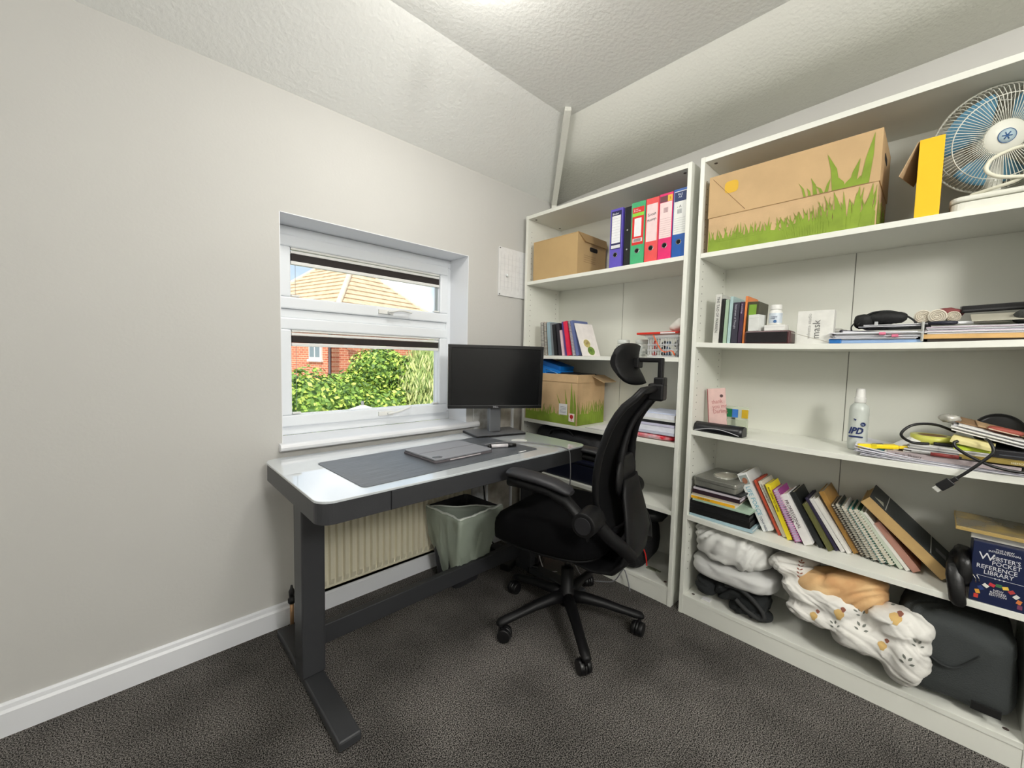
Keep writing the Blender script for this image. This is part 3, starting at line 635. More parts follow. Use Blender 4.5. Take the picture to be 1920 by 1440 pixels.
# back: frame tube and mesh web
def ip(h, xs, ys):
    for i in range(len(xs)-1):
        if h <= xs[i+1]+1e-9:
            t = (h-xs[i])/(xs[i+1]-xs[i]); d0 = ys[max(i, 0)]-ys[max(i-1, 0)]; m0 = (ys[i+1]-ys[max(i-1, 0)])/2; m1 = (ys[min(i+2, len(ys)-1)]-ys[i])/2
            return (2*t**3-3*t*t+1)*ys[i]+(t**3-2*t*t+t)*m0+(-2*t**3+3*t*t)*ys[i+1]+(t**3-t*t)*m1
    return ys[-1]
def backp(u, h):      # u -1..1, h 0..1
    z = .50+.545*h
    hwid = ip(h, (0, .2, .4, .65, .85, 1), (.125, .155, .172, .178, .172, .140))
    y = ip(h, (0, .15, .35, .55, .75, .88, 1), (-.215, -.180, -.175, -.190, -.225, -.265, -.325))
    return Vector((u*hwid, y-.024*(1-u*u)*(1-.6*h), z))
m = MB(); NU, NH = 16, 22
for j in range(NH+1):
    for i in range(NU+1): m.v.append(backp(-1+2*i/NU, j/NH))
for j in range(NH):
    for i in range(NU): k = j*(NU+1)+i; m.f.append([k, k+1, k+NU+2, k+NU+1]); m.m.append(0); m.sm.append(True)
wb_ = m.build('back_mesh', BM, ch); s_ = wb_.modifiers.new('t', 'SOLIDIFY'); s_.thickness = .004
fr = [backp(-1, j/18) for j in range(19)]+[backp(-1+2*i/10, 1) for i in range(1, 10)]+[backp(1, 1-j/18) for j in range(19)]+[backp(1-2*i/10, 0) for i in range(1, 10)]
MB().tube([p+Vector((0, -.004, 0)) for p in fr], .0135, 8, True).build('back_frame', BP, ch)
# top block, lumbar pad, spine with slot
MB().box(-.033, .033, -.372, -.315, 1.000, 1.065).build('headrest_socket', BP, ch, .008)
MB().blob((0, -.238, .70), (.11, .016, .085), nu=20, nv=10, e=.8).build('lumbar_pad', M('lumbar_black', (10, 10, 12), .6), ch)
for sx in (-1, 1):
    MB().tube(smoothpath([(sx*.055, -.25, .62), (sx*.07, -.238, .70), (sx*.065, -.238, .80), (sx*.04, -.268, .92), (sx*.02, -.328, 1.01)]), [.016]*13+[.013]*12, 8, flat=.7).build('back_strut', BP, ch)
# headrest
rs = []
for k in range(15):
    u = -1+2*k/14; x = u*.132; cy = -.03*(u*u)*-1
    rs.append([Vector((x, y+.035*u*u, z)) for y, z in
      [(-.254+yy*.90, 1.137+zz*.9) for yy, zz in [(-.012, .078), (.004, .086), (.022, .070), (.038, .035), (.040, 0), (.026, -.035), (-.002, -.068), (-.030, -.090), (-.044, -.084), (-.030, -.055), (-.010, -.020), (-.004, .020), (-.008, .055)]]])
    s = math.sqrt(max(0, 1-abs(u)**4))*.55+.45
    c = sum(rs[-1], Vector())/13; rs[-1] = [c+Vector((0, (p-c).y*s, (p-c).z*s)) for p in rs[-1]]
MB().rings(rs).build('headrest_pad', M('headrest_foam', (8, 8, 10), .6, spec=.3, bump=.2, bscale=300), ch)
MB().box(-.03, .03, -.278, -.254, 1.120, 1.160).build('headrest_plate', BP, ch, .005)
MB().box(-.016, .016, -.352, -.26, 1.143, 1.161).box(-.016, .016, -.362, -.344, 1.06, 1.161).build('headrest_bracket', BP, ch, .005)
MB().box(-.027, .027, -.372, -.334, 1.058, 1.088).build('headrest_clamp', BP, ch, .005)
# arms
for sx in (-1, 1):
    x = sx*.275; rs = []
    for (y, w_, h_, z) in ((.136, .020, .010, .706), (.126, .036, .016, .708), (.09, .042, .018, .710), (.0, .042, .018, .705), (-.07, .040, .018, .695), (-.12, .034, .015, .682), (-.135, .02, .008, .678)):
        rs.append([Vector((x+w_*math.cos(t), y, z+h_*math.sin(t))) for t in [2*PI*i/16 for i in range(16)]])
    MB().rings(rs).build('arm_pad', M('arm_pad', (34, 34, 38), .5), ch)
    rs = []
    for (y, z, w_, h_) in ((.125, .676, .030, .022), (.05, .676, .032, .020), (-.05, .668, .030, .020), (-.12, .640, .026, .024), (-.175, .59, .024, .028), (-.20, .545, .022, .028)):
        rs.append([Vector((x+w_*math.cos(t), y, z+h_*math.sin(t))) for t in [2*PI*i/14 for i in range(14)]])
    MB().rings(rs).build('arm_support', BP, ch)
    pv = MB(); pv.cyl((sx*.205, -.19, .580), (sx*.302, -.19, .580), .047, .043, n=28); pv.build('arm_pivot', BP, ch, .005)
    MB().cyl((sx*.303, -.19, .580), (sx*.306, -.19, .580), .030, n=24).build('pivot_cap', M('pivot_cap', (34, 34, 37), .3), ch, .001)
    MB().tube(smoothpath([(sx*.22, -.20, .580), (sx*.19, -.24, .52), (sx*.15, -.28, .47), (sx*.10, -.30, .42)]), .026, 10).build('arm_bracket', BP, ch)
# ================================================================== BOOKCASES
def bookcase(label, ya, yb, shelves, sag, zpl):
    r = thing('bookcase', label, 'bookcase', (XF, ya, 0)); D = XW-.003-XF; Wd = ya-yb; t = .018
    for y in (0, -(Wd-t)): box('side_panel', MELA, r, 0, D, y-t, y, 0, 2.020, .0012)
    box('top_panel', MELA, r, .001, D, -Wd+t, -t, 2.0-.002, 2.019, .001)
    box('plinth', MELA, r, .003, .02, -Wd+t, -t, 0, zpl-.019, .001)
    mid = -Wd/2
    box('back_board', MELB, r, XB-XF, XB-XF+.004, mid+.0015, -t, zpl, 2.0); box('back_board', MELB, r, XB-XF, XB-XF+.004, -Wd+t, mid-.0015, zpl, 2.0)
    box('joint_strip', M('joint_grey', (150, 150, 142), .6), r, XB-XF+.003, XB-XF+.006, mid-.003, mid+.003, zpl, 2.0)
    box('bottom_shelf', MELA, r, .001, XB-XF, -Wd+t, -t, zpl-.019, zpl, .001)
    for k in shelves:
        m = MB(); n = 10; sg = SAG.get(k, 0)
        y0, y1 = -t-.0005, -Wd+t+.0005
        rs = []
        for i in range(n+1):
            f = i/n; y = y0+(y1-y0)*f; z = SZ[k]-4*sg*f*(1-f); th = .020
            rs.append([Vector((.001, y, z-th)), Vector((XB-XF-.002, y, z-th)), Vector((XB-XF-.002, y, z)), Vector((.001, y, z))])
        m.rings(rs, smooth=False); m.build('shelf', MELA, r, .0008)
    g = MB()
    for side in (-t-.0002, -Wd+t+.0002):
        for x in (.035, XB-XF-.035):
            z = .2
            while z < 1.95:
                s = 1 if side > -.5 else -1; g.cyl((x, side, z), (x, side-.0006*s, z), .0026, n=6); z += .032
    g.build('peg_holes', M('hole_grey', (120, 118, 108), .8), r, kind='stuff')
    g = MB()
    for x in (.04, XB-XF-.05):
        for y in (-t-.03, -Wd+t+.03):
            g.cyl((x, y, zpl), (x, y, zpl+.0006), .007, n=10); g.cyl((x, y, 1.9975), (x, y, 1.9965), .007, n=10)
    g.build('cam_fitting', M('cam_grey', (84, 72, 66), .5), r)
    return r
bookcase('tall white open bookcase in the corner behind the desk and chair', -.0415, -1.053, 'abcd', 0, SZ['e'])
bookcase('tall white open bookcase at the right, full of clutter', -1.090, -2.096, 'ABCD', 1, SZ['E'])

# ================================================================== GENERIC SHELF THINGS
def book(name, label, cat, x, y, z, T_, D, Hh, col, tilt=0, flat=False, rz=0, pages=True, title=None, tcol=None, group=None, ts=.012, spiral=None, pagecol=None, cover2=None, hard=.0025, tz=None, up=False):
    """standing book, spine to the front; tilt>0 leans its top to the left; flat: lying with the spine to the front"""
    rot = (R(90), 0, rz) if flat else (R(-tilt), 0, rz)
    if flat: z = z+T_
    r = thing(name, label, cat, (x, y, z), rot, group)
    cm = C(col, .45); pm = PAGES if pagecol is None else C(pagecol, .8); c2 = C(cover2, .45) if cover2 else cm
    if spiral:
        MB().box(.006, D, -hard, 0, 0, Hh).build('cover', c2, r, .0006); MB().box(.006, D, -T_, -T_+hard, 0, Hh).build('back_cover', cm, r, .0006)
        MB().box(.008, D-.003, -T_+hard, -hard, .003, Hh-.003).build('pages', pm, r)
        g = MB(); n = max(8, int(Hh/.0085)); rr = T_/2+.0012
        for i in range(n):
            zc = .008+(Hh-.016)*i/(n-1); g.tube([(.006+rr*1.05*math.cos(a)-.0005, -T_/2+rr*math.sin(a), zc) for a in [2*PI*k/7 for k in range(7)]], .0013, 4, True)
        g.build('spiral_binding', C(spiral, .35), r, kind='stuff')
    else:
        m = MB(); m.box(0, D, -hard, 0, 0, Hh).box(0, D, -T_, -T_+hard, 0, Hh).box(0, hard*.8, -T_+hard, -hard, 0, Hh); m.build('cover', cm, r, .0006)
        MB().box(hard*.8, D-.004, -T_+hard, -hard, .003, Hh-.003).build('pages', pm, r)
        if cover2: MB().box(.002, D-.002, -.0006, 0.0004, .002, Hh-.002).build('cover_print', c2, r)
    if title:
        tm = C(tcol or (240, 240, 240), .5)
        if flat: text('spine_title', title, (-.0006, -T_*.72, tz or Hh*.08), (0, 0, 1), (0, 1, 0), ts, tm, r)
        elif up: text('spine_title', title, (-.0006, -T_*.72, tz or .02), (0, 0, 1), (0, 1, 0), ts, tm, r)
        else: text('spine_title', title, (-.0006, -T_*.28, tz or Hh*.95), (0, 0, -1), (0, -1, 0), ts, tm, r)
    return r
def sheets(name, label, cat, x, y, z, W_, D_, n, th=.0012, col=(232, 232, 234), jit=.01, rz=0, group=None, alt=None, curl=0, seed=1):
    r = thing(name, label, cat, (x, y, z), rz, group); rnd = random.Random(seed); zc = 0
    for i in range(n):
        dx, dy, a = rnd.uniform(-jit, jit)*.5, rnd.uniform(-jit, jit), rnd.uniform(-jit, jit)*2
        T = Matrix.Rotation(a, 4, 'Z'); T.translation = (dx, dy, 0); c = alt[i % len(alt)] if alt else col
        m = MB(); ns = 8; rs = []
        for k in range(ns+1):
            f = k/ns; zz = zc+curl*(1-f)**3*(i+1)/n if curl > 0 else zc
            rs.append([T @ Vector(p) for p in ((0, -f*W_, zz), (D_, -f*W_, zz), (D_, -f*W_, zz+th), (0, -f*W_, zz+th))])
        m.rings(rs, smooth=False); m.build('sheet', C(c, .7), r); zc += th*1.25
    return r, zc

# ================================================================== LEFT BOOKCASE
def handhole(r, x, y, z, w, nrm='y'):
    MB().prism([(a, b) for a, b in rrect(-w/2, w/2, -.012, .012, .010, 4)], 0, .0012, Matrix(((1, 0, 0, x), (0, 0, 1, y), (0, 1, 0, z), (0, 0, 0, 1)))).build('hand_hole', M('hole_dark', (24, 18, 14), .9), r)
za = SZ['a']
ab = thing('archive_box', 'plain brown cardboard archive box with hand hole, on the top shelf of the left bookcase', 'box', (XF+.012, -.100, za), 0)
Wb, Db, Hb = .335, .275, .232
KA = M('brown_archive_board', (190, 160, 112), .75, var=.03)
MB().box(0, Db, -Wb, 0, 0, Hb-.004).build('body', KA, ab, .001)
MB().box(-.001, Db, -Wb-.002, .0, Hb-.004, Hb).build('lid', KA, ab, .0008)
MB().add([(.0, -Wb-.0006, Hb), (.06, -Wb-.0006, Hb-.045), (Db-.002, -Wb-.0006, Hb-.045), (Db-.002, -Wb-.0006, Hb), (.0, -Wb-.003, Hb), (.06, -Wb-.012, Hb-.045), (Db-.002, -Wb-.012, Hb-.045), (Db-.002, -Wb-.003, Hb)],
  [(0, 1, 2, 3), (4, 7, 6, 5), (0, 4, 5, 1), (1, 5, 6, 2), (2, 6, 7, 3), (3, 7, 4, 0)]).build('lid_flap', M('brown_archive_flap', (170, 140, 96), .75), ab)
handhole(ab, .15, -Wb-.0016, Hb-.075, .075)
g = MB()
for i in range(4): g.box(.06, .17, -Wb-.0012, -Wb-.0004, .115-i*.012, .1157-i*.012)
g.build('printed_lines', M('brown_line', (150, 120, 80), .8), ab)

def binder(label, y, T_, col, Hh=.300, lab=None, hole=True, **k):
    r = thing('ring_binder', label, 'ring binder', (XF+.018, y, za), 0, None); cm = C(col, .35); D = .275
    MB().box(0, D, -.003, 0, 0, Hh).box(0, D, -T_, -T_+.003, 0, Hh).box(0, .003, -T_+.003, -.003, 0, Hh).build('cover', cm, r, .0008)
    MB().box(.01, D-.02, -T_+.006, -.006, .01, Hh-.02).build('papers', PAPER, r)
    c = -T_/2
    if hole:
        T = Matrix(((0, 0, 1, 0), (1, 0, 0, c), (0, 1, 0, k.get('hz', .066)), (0, 0, 0, 1)))
        MB().lathe([(.0095, -.0012), (.0125, -.0018), (.0125, .0), (.0095, -.0012)], 20, T, True).build('finger_ring', CHROME, r)
        MB().prism([(.0098*math.cos(a), .0098*math.sin(a)) for a in [2*PI*i/20 for i in range(20)]], -.0008, .0, T).build('finger_hole', M('hole_black', (6, 6, 8), .9), r)
    def lb(name, z0, z1, cc, i=.006, t=.0006, y0=None, y1=None): return box(name, C(cc, .5), r, -t, 0, -T_+i if y0 is None else y0, -i if y1 is None else y1, z0, z1)
    return r, lb, T_
r, lb, T_ = binder('purple ring binder, leftmost of the row', -.637, .070, (98, 84, 190), .297)
lb('label', .095, .285, (34, 32, 80)); lb('label_panel', .125, .262, (238, 238, 240), .010, .0010); lb('label_foot', .099, .115, (220, 220, 224), .009, .0010)
g = MB(); [g.box(-.0014, -.0010, -T_+.012, -.012, .135+i*.014, .1355+i*.014) for i in range(9)]; g.build('ruled_lines', C((150, 150, 170)), r)
text('label_lettering', 'Binder', (-.0012, -.012, .267), (0, -1, 0), (0, 0, 1), .014, C((230, 230, 235)), r)
r = thing('box_file', 'slim black ring binder between the purple and green ones', 'ring binder', (XF+.03, -.712, za))
MB().box(0, .26, -.003, 0, 0, .295).box(0, .26, -.038, -.035, 0, .295).box(0, .003, -.035, -.003, 0, .295).build('cover', C((22, 24, 26), .3), r, .0008)
MB().box(.01, .25, -.034, -.004, .01, .285).build('papers', PAPER, r)
g = MB(); [g.cyl((-.0005, -.019, z), (-.003, -.019, z), .0045, n=10) for z in (.085, .18)]; g.build('rivet', CHROME, r)
r, lb, T_ = binder('green ring binder with a red and white label', -.757, .073, (70, 176, 120), .300)
lb('label', .095, .275, (218, 40, 38)); lb('label_band', .232, .248, (140, 210, 60), .006, .0009); lb('label_panel', .135, .222, (238, 238, 240), .018, .0012); lb('label_foot', .108, .126, (236, 220, 220), .011, .0012)
g = MB(); [g.box(-.0016, -.0012, -.018-i*.003, -.0165-i*.003, .110, .124) for i in range(0, 13)]; g.build('barcode', INK, r)
text('label_lettering', 'Lever\nArch File', (-.001, -.012, .262), (0, -1, 0), (0, 0, 1), .0105, C((240, 230, 230)), r)
r, lb, T_ = binder('coral ring binder with handwriting on its label', -.833, .066, (232, 84, 84), .300)
lb('label', .098, .272, (240, 214, 214), .006)
text('handwriting', 'Scout', (-.001, -.013, .215), (0, -1, .12), (0, .12, 1), .020, INK, r, sx=.9); text('handwriting', 'Monkeys', (-.001, -.010, .190), (0, -1, .15), (0, .15, 1), .017, INK, r, sx=.75)
r, lb, T_ = binder('magenta ring binder with lined label and yellow number badge', -.901, .065, (228, 40, 112), .303)
lb('label', .100, .262, (242, 216, 214), .004); lb('label_head', .264, .292, (110, 60, 66), .003, .0007, -.040, -.003); lb('label_head', .264, .292, (236, 190, 60), .003, .0007, -.062, -.040)
g = MB(); [g.box(-.0010, -.0006, -.058, -.007, .108+i*.010, .1086+i*.010) for i in range(9)]; [g.box(-.0010, -.0006, -.024-i*.003, -.0225-i*.003, .215, .238) for i in range(7)]; g.build('printed_lines', C((150, 110, 120)), r)
text('label_lettering', '3', (-.0009, -.046, .270), (0, -1, 0), (0, 0, 1), .02, C((190, 90, 20)), r)
r, lb, T_ = binder('blue ring binder with white label, rightmost of the row', -.968, .064, (22, 86, 168), .306, hz=.070)
lb('label', .105, .295, (228, 230, 226), .004); lb('label_head', .250, .292, (18, 44, 96), .005, .0009)
g = MB(); [g.box(-.0010, -.0006, -.058, -.008, .115+i*.010, .1156+i*.010) for i in range(7)]; [g.box(-.0010, -.0006, -.022-i*.003, -.0205-i*.003, .196, .216) for i in range(7)]; g.build('printed_lines', C((120, 124, 130)), r)
text('label_lettering', 'FILE\n A4', (-.0011, -.020, .276), (0, -1, 0), (0, 0, 1), .013, C((200, 210, 225)), r); text('label_lettering', '- A', (-.001, -.018, .222), (0, -1, 0), (0, 0, 1), .016, C((60, 64, 70)), r)

# shelf b: notebooks, jars, basket
zb = SZ['b']; xx = XF+.035
book('spiral_notebook', 'white spiral-bound notebook, leftmost on the second shelf', 'notebook', xx, -.165, zb, .022, .15, .205, (206, 196, 190), 4, spiral=(110, 112, 110), pagecol=(232, 230, 222))
book('spiral_notebook', 'second white spiral-bound notebook from the left side panel', 'notebook', xx, -.190, zb, .020, .15, .203, (190, 170, 150), 5, spiral=(100, 102, 100), pagecol=(226, 224, 214))
book('thin_book', 'pale blue-grey hardback beside the spiral notebooks', 'book', xx, -.222, zb, .027, .15, .200, (150, 174, 184), 6)
book('thin_book', 'grey paperback beside the pale blue-grey hardback', 'book', xx, -.252, zb, .018, .15, .196, (120, 128, 134), 7)
book('notebook', 'black notebook with elastic band, between grey paperback and patterned notebook', 'notebook', xx-.005, -.274, zb, .024, .14, .185, (22, 22, 26), 8)
book('notebook', 'black and white patterned notebook', 'notebook', xx, -.304, zb, .024, .14, .190, (44, 40, 48), 9, cover2=(180, 170, 180))
book('magazine', 'pink and white flowery booklet, shorter than its neighbours', 'booklet', xx-.005, -.334, zb, .014, .14, .150, (226, 196, 204), 10)
book('thin_book', 'dark purple paperback just left of the crimson notebook', 'book', xx, -.353, zb, .012, .14, .200, (84, 60, 130), 10.5)
book('notebook', 'bright crimson notebook in the middle of the row', 'notebook', xx-.005, -.371, zb, .025, .14, .200, (222, 30, 70), 11)
book('spiral_notebook', 'white spiral notebook right of the crimson one', 'notebook', xx, -.403, zb, .020, .14, .205, (200, 198, 205), 12, spiral=(120, 116, 120), pagecol=(222, 220, 226))
book('thin_book', 'slate-blue thin brochure behind the white food brochure', 'brochure', xx, -.432, zb, .020, .14, .205, (98, 110, 158), 15)
bk = thing('brochure', 'white brochure showing a bowl of green food, leaning at the right of the notebook row', 'brochure', (xx-.01, -.482, zb), (R(-22), 0, R(-8)))
MB().box(0, .14, -.006, 0, 0, .198).build('cover', C((232, 226, 224), .4), bk, .0006)
for z, rr_, c in ((.075, .032, (150, 130, 90)), (.030, .034, (120, 150, 60))):
    T = Matrix(((1, 0, 0, .055 if z > .05 else .075), (0, 0, -1, -.0061), (0, 1, 0, z), (0, 0, 0, 1)))
    MB().prism([(rr_*math.cos(a), rr_*.95*math.sin(a)) for a in [2*PI*i/24 for i in range(24)]], 0, .0006, T).build('bowl_picture', C((236, 230, 220)), bk)
    MB().prism([(rr_*.8*math.cos(a), rr_*.75*math.sin(a)) for a in [2*PI*i/20 for i in range(20)]], .0006, .001, T).build('food_picture', M('food_%d' % c[0], c, .6, col2=(210, 200, 120) if c[0] > 130 else (60, 90, 30), vscale=60), bk)
JG = M('clear_jar_glass', (225, 232, 228), .08, alpha=.38)
for i, (x, y, lab_) in enumerate(((-.115, -.700, 'left'), (-.105, -.800, 'right'))):
    j = thing('glass_jar', 'small round clear glass jar of beads, the %s one of two' % lab_, 'jar', (x, y, zb), 0, 'glass jars on the second shelf')
    MB().lathe([(.022, 0), (.034, .006), (.040, .03), (.038, .052), (.028, .066), (.027, .070)], 20).build('body', JG, j)
    MB().lathe([(.028, .066), (.031, .068), (.031, .084), (.029, .088), (.005, .089)], 20).build('neck', M('jar_rim', (224, 228, 224), .2, alpha=.7), j)
    g = MB(); rnd = random.Random(i)
    for _ in range(26):
        a, q, z = rnd.random()*6.28, .030*math.sqrt(rnd.random()), .006+rnd.random()*.045; g.blob((q*math.cos(a), q*math.sin(a), z), (.006, .006, .006), nu=6, nv=5)
    g.build('beads', M('silver_beads', (170, 176, 172), .25, col2=(90, 96, 92), vscale=80), j, kind='stuff')
bs = thing('basket', 'clear plastic slotted basket filled with red and black bits', 'basket', (-.165, -.862, zb), 0)
TP = M('clear_tub_plastic', (214, 218, 220), .2, alpha=.45); Wk, Dk, Hk = .150, .13, .105
g = MB()
for i in range(12):
    y = -.006-i*(Wk-.012)/11; g.box(0, .003, y-.0022, y+.0022, .012, .090)
for i in range(10):
    x = .006+i*(Dk-.012)/9; g.box(x-.002, x+.002, -.003, 0, .012, .09); g.box(x-.002, x+.002, -Wk, -Wk+.003, .012, .09)
g.build('bars', TP, bs)
g = MB()
for z in (0, .030, .055, .088): g.box(-.001, .004, -Wk, 0, z, z+.009); g.box(0, Dk, -.004, 0, z, z+.009); g.box(0, Dk, -Wk, -Wk+.004, z, z+.009)
g.box(0, Dk, -Wk, 0, 0, .003).box(-.006, .0, -Wk-.004, .012, .094, .105).build('rim', TP, bs, .001)
rnd = random.Random(4)
bits = [('red', (190, 40, 30)), ('black', (28, 28, 32)), ('slate blue', (70, 100, 130)), ('grey', (96, 96, 102))]
for i in range(12):
    nm, c = bits[i % 4]
    it = MB().blob((0, 0, 0), (rnd.uniform(.010, .020), rnd.uniform(.008, .016), rnd.uniform(.008, .014)), nu=10, nv=7, e=.7).build('trinket', C(c, .4))
    it.location = (-.165+.026+.03*(i % 2)+.006*rnd.random(), -.862-.024-(i % 4)*.034, zb+.015+(i//4)*.026); it.rotation_euler = (rnd.random(), rnd.random(), rnd.random()*3)
    tag(it, 'small rounded %s object in the %s layer inside the slotted basket' % (nm, ('bottom', 'middle', 'top')[i//4]), 'trinket', 'bits in the slotted basket')
lid = thing('red_lid', 'flat red plastic lid lying across the slotted basket', 'lid', (-.185, -.812, zb+.108), (R(-1), 0, R(3)))  # loose red lid of the basket
MB().box(0, .12, -.205, 0, 0, .010).build('tray', C((206, 44, 24), .35), lid, .002); box('label', PAPER, lid, -.0006, 0, -.19, -.12, .001, .007)
rbb = thing('orange_strap', 'orange strap hanging down the front of the slotted basket', 'strap', (-.172, -.905, zb+.10))
MB().tube(smoothpath([(-.002, .01, .006), (-.006, -.005, -.02), (-.004, -.025, -.055), (-.004, -.05, -.075), (-.003, -.085, -.070), (-.004, -.10, -.09)]), .004, 6, flat=.4).build('band', C((232, 100, 50), .5), rbb)
wc = MB().blob((0, 0, .03), (.045, .035, .035), nu=18, nv=12, wr=.012, ws=26).build('crumpled_tissue', M('tissue_white', (230, 228, 220), .9)); wc.location = (-.10, -.985, zb+.119); tag(wc, 'crumpled white tissue on top of the red lid', 'tissue')

# printed grass for the grocery boxes, drawn in the plane (x right, y up)
def grass_print(parent, w, h, o, xd, yd, mat, band=.22, seed=1, tall=None, n=60, t=.0005):
    rnd = random.Random(seed); m = MB(); xd = Vector(xd).normalized(); yd = Vector(yd).normalized(); T = Matrix((xd, yd, xd.cross(yd))).transposed().to_4x4(); T.translation = Vector(o)
    cnt = [0]
    def poly(p):
        k = len(p); cnt[0] += 1; e = .000006*cnt[0]; m.add([(a, b, 0) for a, b in p]+[(a, b, t+e) for a, b in p], [tuple(range(k))[::-1], tuple(range(k, 2*k))]+[(i, (i+1) % k, k+(i+1) % k, k+i) for i in range(k)], T)
    hb = h*band
    poly([(0, 0), (w, 0)]+[(w*(1-i/12), hb*(.75+.3*noise.noise(Vector((i*.9, seed, 0))))) for i in range(13)])
    for i in range(n):
        x = rnd.random()*w; L = hb*rnd.uniform(.3, 1.0); ln = rnd.uniform(-.3, .3)*L; bw = w*.006+.0012
        x2 = min(w-.001, max(.001, x+ln)); y0 = hb*.6
        a, b = max(0, x-bw), min(w, x+bw)
        poly([(a, y0), (b, y0), ((b+x2)/2, y0+L*.6), (x2, y0+L)])
    for (x, L, ln, bw) in (tall or []):
        a, b = max(0, x-bw), min(w, x+bw); x2 = min(w-.0005, max(0, x+ln)); mid = x+ln*.35
        poly([(a, 0), (b, 0), (min(w, mid+bw*.9), L*.55), (x2, L), (max(0, mid-bw*.6), L*.55)])
    return m.build('grass_print', mat, parent)
# shelf c: open grocery box with blue folder, papers
zc = SZ['c']
gb = thing('grocery_box', 'open cardboard box printed with green grass, on the shelf behind the monitor', 'box', (XF+.006, -.068, zc))
Wb, Db, Hb = .402, .268, .285
t = .004; MB().box(0, t, -Wb, 0, 0, Hb).box(Db-t, Db, -Wb, 0, 0, Hb).box(t, Db-t, -t, 0, 0, Hb).box(t, Db-t, -Wb, -Wb+t, 0, Hb).box(0, Db, -Wb, 0, 0, t).build('body', KRAFT, gb, .001)
MB().box(-.003, 0, -Wb, 0, Hb-.042, Hb+.004).box(0, Db*.6, -Wb-.003, -Wb, Hb-.042, Hb+.004).build('folded_rim', KRAFT, gb, .001)
fl = Matrix.Translation((.13, -Wb-.004, Hb-.004)) @ Matrix.Rotation(R(112), 4, 'X'); MB().box(0, .13, -.002, .002, 0, .085, fl).build('side_flap', M('kraft_flap', (206, 176, 136), .8), gb)
MB().box(.06, Db, -Wb+.02, -.12, Hb-.006, Hb-.002).build('inside_shade', M('box_inside_shade', (40, 32, 30), .9), gb)  # near-black sheet at the rim: the box's inner shade put into colour
grass_print(gb, Wb-.01, Hb, (-.0008, -.005, .002), (0, -1, 0), (0, 0, 1), GRASS, .24, 2, [(.30, .17, -.05, .008), (.33, .20, -.02, .009), (.36, .24, -.005, .012), (.385, .20, -.01, .012)], 70)
grass_print(gb, Db-.01, Hb, (.005, -Wb-.0008, .002), (1, 0, 0), (0, 0, 1), GRASS, .30, 4, [(.12+i*.02, .12+.02*math.sin(i*2), .01, .006) for i in range(7)], 60)
box('white_sticker', PAPER, gb, -.0026, -.0010, -.335, -.275, .055, .118)
g = MB(); [g.box(-.003, -.0026, -.328, -.284, .068+i*.008, .0695+i*.008) for i in range(5)]; g.build('sticker_print', NAVYINK, gb)
box('red_logo_sticker', C((240, 220, 214)), gb, -.0026, -.0010, -.388, -.348, .022, .068)
g = MB(); g.cyl((-.0032, -.368, .050), (-.0026, -.368, .050), .012, n=14); g.box(-.0032, -.0026, -.370, -.366, .028, .05); g.build('tree_logo', C((206, 40, 40)), gb)
bf = thing('blue_folder', 'bright blue plastic folder sticking out of the grass-printed open box', 'folder', (XF+.05, -.06, zc+.300), (R(14), R(0), 0))
MB().box(0, .13, -.24, 0, 0, .062).box(.02, .15, -.22, -.01, .05, .085).build('wallet', M('blue_plastic', (24, 132, 226), .25, alpha=.92), bf, .003)
MB().tube([(-.002, -.225, .02), (-.002, -.13, .02), (-.002, -.13, .045), (-.002, -.225, .045)], .0015, 5, True).build('pocket_edge', M('pale_blue_edge', (120, 190, 240), .3), bf)
dk_ = thing('dark_folder', 'dark folder lying on top of the grass-printed open box', 'folder', (XF+.05, -.20, zc+Hb+.004), (R(2), 0, 0))
MB().box(0, .18, -.24, 0, 0, .006).box(.01, .16, -.25, -.03, .006, .010).build('cover', C((28, 26, 28), .5), dk_, .001)
z = sz('c', -.9)
pp = thing('plastic_wallet', 'red and white plastic wallet at the bottom of the paper pile', 'wallet', (XF+.006, -.735, z))
MB().blob((.11, -.148, .014), (.11, .146, .0145), nu=28, nv=8, e=.45, wr=.004, ws=30).build('wallet', M('red_white_print', (222, 222, 228), .3, col2=(206, 30, 50), vscale=14), pp)
z += .029
for i, (lab_, th, col, w_, y0, dx) in enumerate((('lower magazine with a patterned edge in the paper pile', .012, (196, 198, 214), .285, -.742, .006), ('thick white paper block in the middle of the pile', .026, (224, 226, 236), .282, -.745, .010), ('thin lilac document above the white block', .010, (206, 204, 226), .278, -.748, .008))):
    book('document', lab_, 'document', XF+dx, y0, z, th, .22, w_, col, flat=True, pagecol=(226, 228, 236)); z += th+.0005
book('notebook', 'black notebook with cream pages in the paper pile', 'notebook', XF+.02, -.79, z, .014, .19, .235, (26, 26, 28), flat=True, pagecol=(226, 218, 196)); z += .0145
book('document', 'white pad on the black notebook in the pile', 'document', XF+.012, -.785, z, .010, .20, .240, (216, 218, 214), flat=True); z += .0105
book('lever_file', 'white folder with a ring at the top of the paper pile', 'folder', XF+.015, -.778, z, .020, .21, .245, (226, 228, 236), flat=True); z += .0205
book('document', 'thin blue-white booklet topmost on the paper pile', 'booklet', XF+.03, -.85, z, .005, .19, .17, (206, 214, 236), flat=True)
lf = thing('hanging_leaflet', 'white leaflet drooping over the edge of the third shelf beside the chair back', 'leaflet', (XF-.002, -.785, zc))
rs = []
for (x, zz, yy) in ((.10, .003, 0), (.02, .003, 0), (-.004, -.006, 0), (-.010, -.05, .004), (-.006, -.10, .004), (-.012, -.135, -.004), (-.020, -.15, -.02)):
    rs.append([Vector((x, yy-.05, zz)), Vector((x, yy, zz)), Vector((x-.0008, yy, zz+.0008)), Vector((x-.0008, yy-.05, zz+.0008))])
MB().rings(rs).build('sheet', PAPER, lf)
